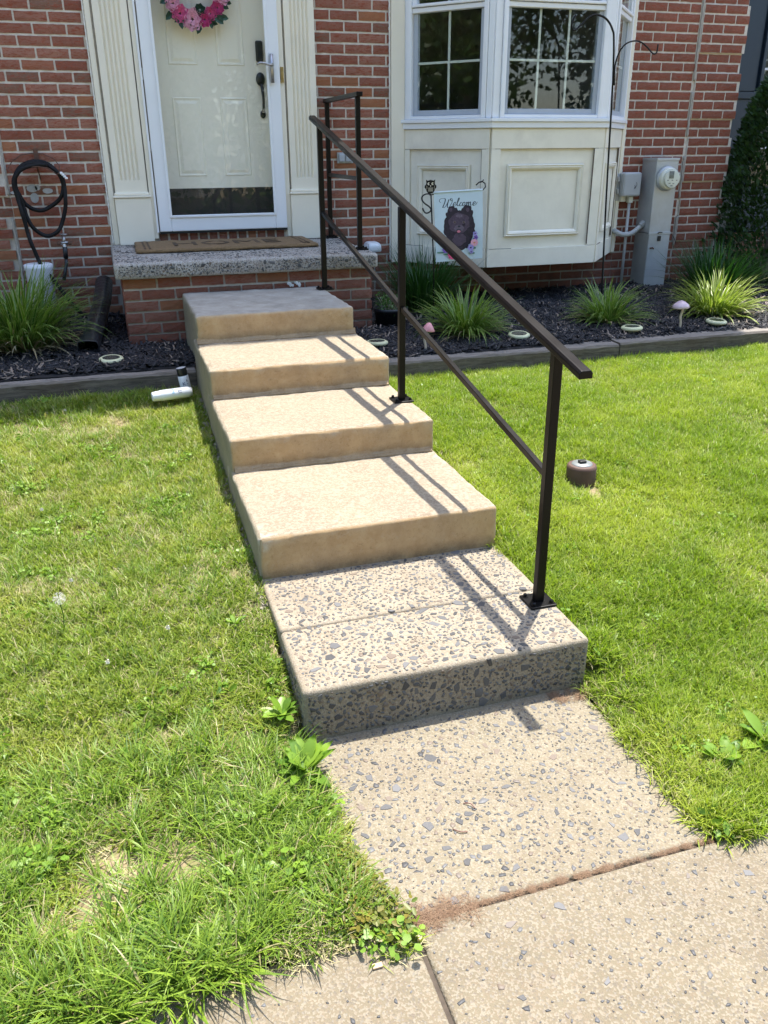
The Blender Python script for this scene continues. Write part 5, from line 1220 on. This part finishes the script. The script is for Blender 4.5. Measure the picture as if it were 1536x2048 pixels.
# twigs and wood chip on the slabs
tw = simple('red_brown_twig', (.16, .07, .055), .7)
for i, (P, lb) in enumerate([([(.700, -4.840, .003), (.716, -4.850, .007), (.722, -4.866, .003)], 'reddish curled twig near the middle of the walkway'), ([(.640, -4.915, .003), (.655, -4.932, .005), (.672, -4.935, .003)], 'reddish twig on the walkway left of centre')]):
    tag(G().tube(smooth_path(P, 4), .0015, 6).obj('twig', tw, smooth=True), lb, 'twig', 'twigs on the walkway')
o = tag(G().box(-.007, .007, -.012, .012, 0, .006).obj('wood_chip', simple('pale_wood', (.62, .50, .30), .8), bevel=.001), 'pale yellow wood chip at the head of the sidewalk joint', 'wood chip'); o.location = (.452, -5.183, .001)
o = tag(G().box(-.011, .011, -.006, .006, 0, .005).obj('wood_chip', simple('tan_wood', (.50, .36, .22), .8), bevel=.001), 'tan wood chip on the left sidewalk slab', 'wood chip'); o.location = (.345, -5.225, .001)
# worn seam between the sidewalk slabs already a real gap ; dark filler below
tag(G().box(-.5, 2.6, -5.16, -5.12, -.10, -.012).box(.44, .462, -6.9, -5.14, -.10, -.010).obj('joint_soil', simple('joint_dirt', (.065, .05, .036), .95, .3, 60)), kind='structure')

# ------------------------------------------------------------------ evergreen shrub by the neighbour
es = tag(empty('evergreen_shrub', (5.52, -.12, .42)), 'dense dark green arborvitae shrub at the right edge in front of the navy house', 'shrub')
G().tube([(0, 0, 0), (0, 0, 1.5)], [.04, .015], 8).obj('trunk', M_bark, es)
r_ = np.random.RandomState(9); parts_ = []
def spray_cloud(n, fr, seed, size):
    r_ = np.random.RandomState(seed); V = []; F = []; T = []
    th = r_.rand(n)*2*np.pi; zz = r_.rand(n); rad = fr(zz)*(.72+.32*np.sqrt(r_.rand(n)))
    lump = np.array([1+.16*noise.noise(Vector((math.cos(t)*2.2, math.sin(t)*2.2, z*5))) for t, z in zip(th, zz)]); rad = rad*lump
    cx, cy, cz = rad*np.cos(th), rad*np.sin(th), zz
    return th, cx, cy, cz, r_
n = 17000; HT = 1.75
fr = lambda z: .60*np.power(np.clip(1-z, 0, 1), .42)*np.power(np.clip(z*5+.5, 0, 1), .5)
th, cx, cy, cz, r_ = spray_cloud(n, fr, 9, .03)
s = .012+.016*r_.rand(n); d = np.stack([np.cos(th)*.8+r_.randn(n)*.4, np.sin(th)*.8+r_.randn(n)*.4, .7+r_.randn(n)*.4], 1); d /= np.linalg.norm(d, axis=1)[:, None]
q = np.cross(d, r_.randn(n, 3)); q /= np.linalg.norm(q, axis=1)[:, None]; c = np.stack([cx, cy, cz*HT], 1); S = s[:, None]
V = np.stack([c, c+d*S*1.2+q*S*.55, c+d*S*2.6, c+d*S*1.2-q*S*.55], 1).reshape(-1, 3); F = np.arange(4*n).reshape(-1, 4)
cl = np.array([noise.noise(Vector(p)*9)+.5 for p in c]); tag(quick('foliage', V, F, M_bush, es, {'tint': np.repeat(np.clip(cl*.7+r_.rand(n)*.3, 0, 1), 4)}), kind='stuff')

# ------------------------------------------------------------------ neighbour
nb = tag(empty('neighbour_house', (0, 0, 0)), 'neighbouring town house with navy panelled bay set back at the far right', 'house')
NY = .90
w = G().box(5.046, 12, NY+.02, NY+.3, -.1, 6.9).obj('brick_wall', M_mortar, nb)
bl = []
for j in range(22, 31):
    z = Z0-(j+.5)*CP; row_bricks(5.06, 7.2, .05 if j % 2 else .15, z, NY+.013, bl)
place(bl, M_brick, w, 60)
G().box(5.046, 6.9, NY-.02, NY+.02, .775, 3.4).obj('navy_board', M_navy, nb)
g = G(); g.box(5.06, 5.925, NY-.04, NY-.02, 2.035, 3.4); g.box(5.06, 5.925, NY-.04, NY-.02, .80, 1.965); g.obj('navy_panel', M_navy, nb, bevel=.004)
G().box(5.95, 5.985, NY-.06, NY-.02, .78, 3.4).box(5.05, 6.9, NY-.055, NY-.02, 1.972, 2.028).obj('navy_trim', M_navy, nb, bevel=.003)
wd_ = G().box(5.99, 6.9, NY-.03, NY-.022, 1.2, 3.2).obj('window', M_glass, nb)
G().box(5.99, 6.9, NY-.021, NY-.0201, 1.2, 3.2).obj('dark_backing', M_dark, nb)  # dark sheet close behind the window glass
for z in (1.885, 2.22, 2.55, 2.88, 1.55): G().box(5.99, 6.9, NY-.045, NY-.03, z-.009, z+.009).obj('muntin', M_white, wd_)
G().box(6.30, 6.318, NY-.044, NY-.03, 1.2, 3.2).obj('muntin', M_white, wd_)
G().box(5.07, 13, .6, 8.3, 6.9, 7.12).obj('roof', M_roof, nb)

# ------------------------------------------------------------------ across the street (seen only in the window reflections)
ch = tag(empty('opposite_house', (0, 0, 0)), 'grey sided house across the street mirrored in the window glass', 'house')
G().box(-9, 4, -32, -26, -.1, 5.6).obj('siding_wall', M_siding, ch)
g = G(); g.add([(-9.5, -25.5, 5.6), (4.5, -25.5, 5.6), (4.5, -32.5, 5.6), (-9.5, -32.5, 5.6), (-9.5, -29, 8.2), (4.5, -29, 8.2)], [(0, 1, 5, 4), (2, 3, 4, 5), (0, 4, 3), (1, 2, 5), (0, 3, 2, 1)]); g.obj('roof', M_roof, ch)
for x in (-7, -4.2, -1.4, 1.4):
    for z in (.8, 3.4): f_ = G().box(x-.6, x+.6, -25.99, -25.94, z, z+1.5).obj('window', M_white, ch); G().box(x-.5, x+.5, -25.935, -25.93, z+.1, z+1.4).obj('pane', M_dark, f_)
def tree(x, y, h_, r, seed, label):
    e = tag(empty('leafy_tree', (x, y, -.05)), label, 'tree', 'trees across the street'); r_ = np.random.RandomState(seed)
    g = G(); g.tube([(0, 0, 0), (.1, 0, h_*.3), (.0, .1, h_*.7)], [.22, .16, .06], 8)
    for k in range(6): a = k*1.05; g.tube([(.05, 0, h_*(.3+.05*k)), (r*.5*math.cos(a), r*.5*math.sin(a), h_*(.5+.05*k)), (r*.8*math.cos(a), r*.8*math.sin(a), h_*(.6+.05*k))], [.09, .05, .02], 6)
    g.obj('trunk', M_bark, e, smooth=True)
    n = 24000; cc = r_.randn(60, 3)*np.array([r*.42, r*.42, h_*.2])+np.array([0, 0, h_*.52]); i = r_.randint(0, 40, n)
    v = r_.randn(n, 3); v /= np.linalg.norm(v, axis=1)[:, None]; c = cc[i]+v*(r*.38*r_.rand(n)**.4)[:, None]
    d = r_.randn(n, 3); d /= np.linalg.norm(d, axis=1)[:, None]; q = np.cross(d, r_.randn(n, 3)); q /= np.linalg.norm(q, axis=1)[:, None]; S = (.09+.08*r_.rand(n))[:, None]
    V = np.stack([c, c+d*S+q*S*.6, c+d*S*2, c+d*S-q*S*.6], 1).reshape(-1, 3)
    tag(quick('crown', V, np.arange(4*n).reshape(-1, 4), M_treeleaf, e, {'tint': np.repeat(r_.rand(n), 4)}), kind='stuff')
TL = [(5.5, -20, 13, 4.6, 1, 'round crowned tree across the street, first right of the grey sided house'), (11, -23, 15, 5.2, 2, 'tallest tree across the street'), (0.0, -22, 12, 4.4, 3, 'tree across the street in front of the grey sided house'), (17, -20, 13, 4.8, 4, 'tree across the street right of the tallest one'), (-7, -21, 13, 4.8, 5, 'tree across the street at the left end of the row'), (24, -24, 15, 5.5, 6, 'tree across the street at the far right end of the row'), (-14, -24, 15, 5.5, 7, 'tree across the street beyond the left end of the grey sided house')]
TL += [(-15, -4.5, 11, 4.0, 8, 'tree in the front yard down the row, mirrored in the left bay pane'), (-22, -9, 13, 4.8, 9, 'tree beyond the front yards at the far left')]  # two unseen trees added so the left bay pane reflects foliage
for q in TL: tree(*q)
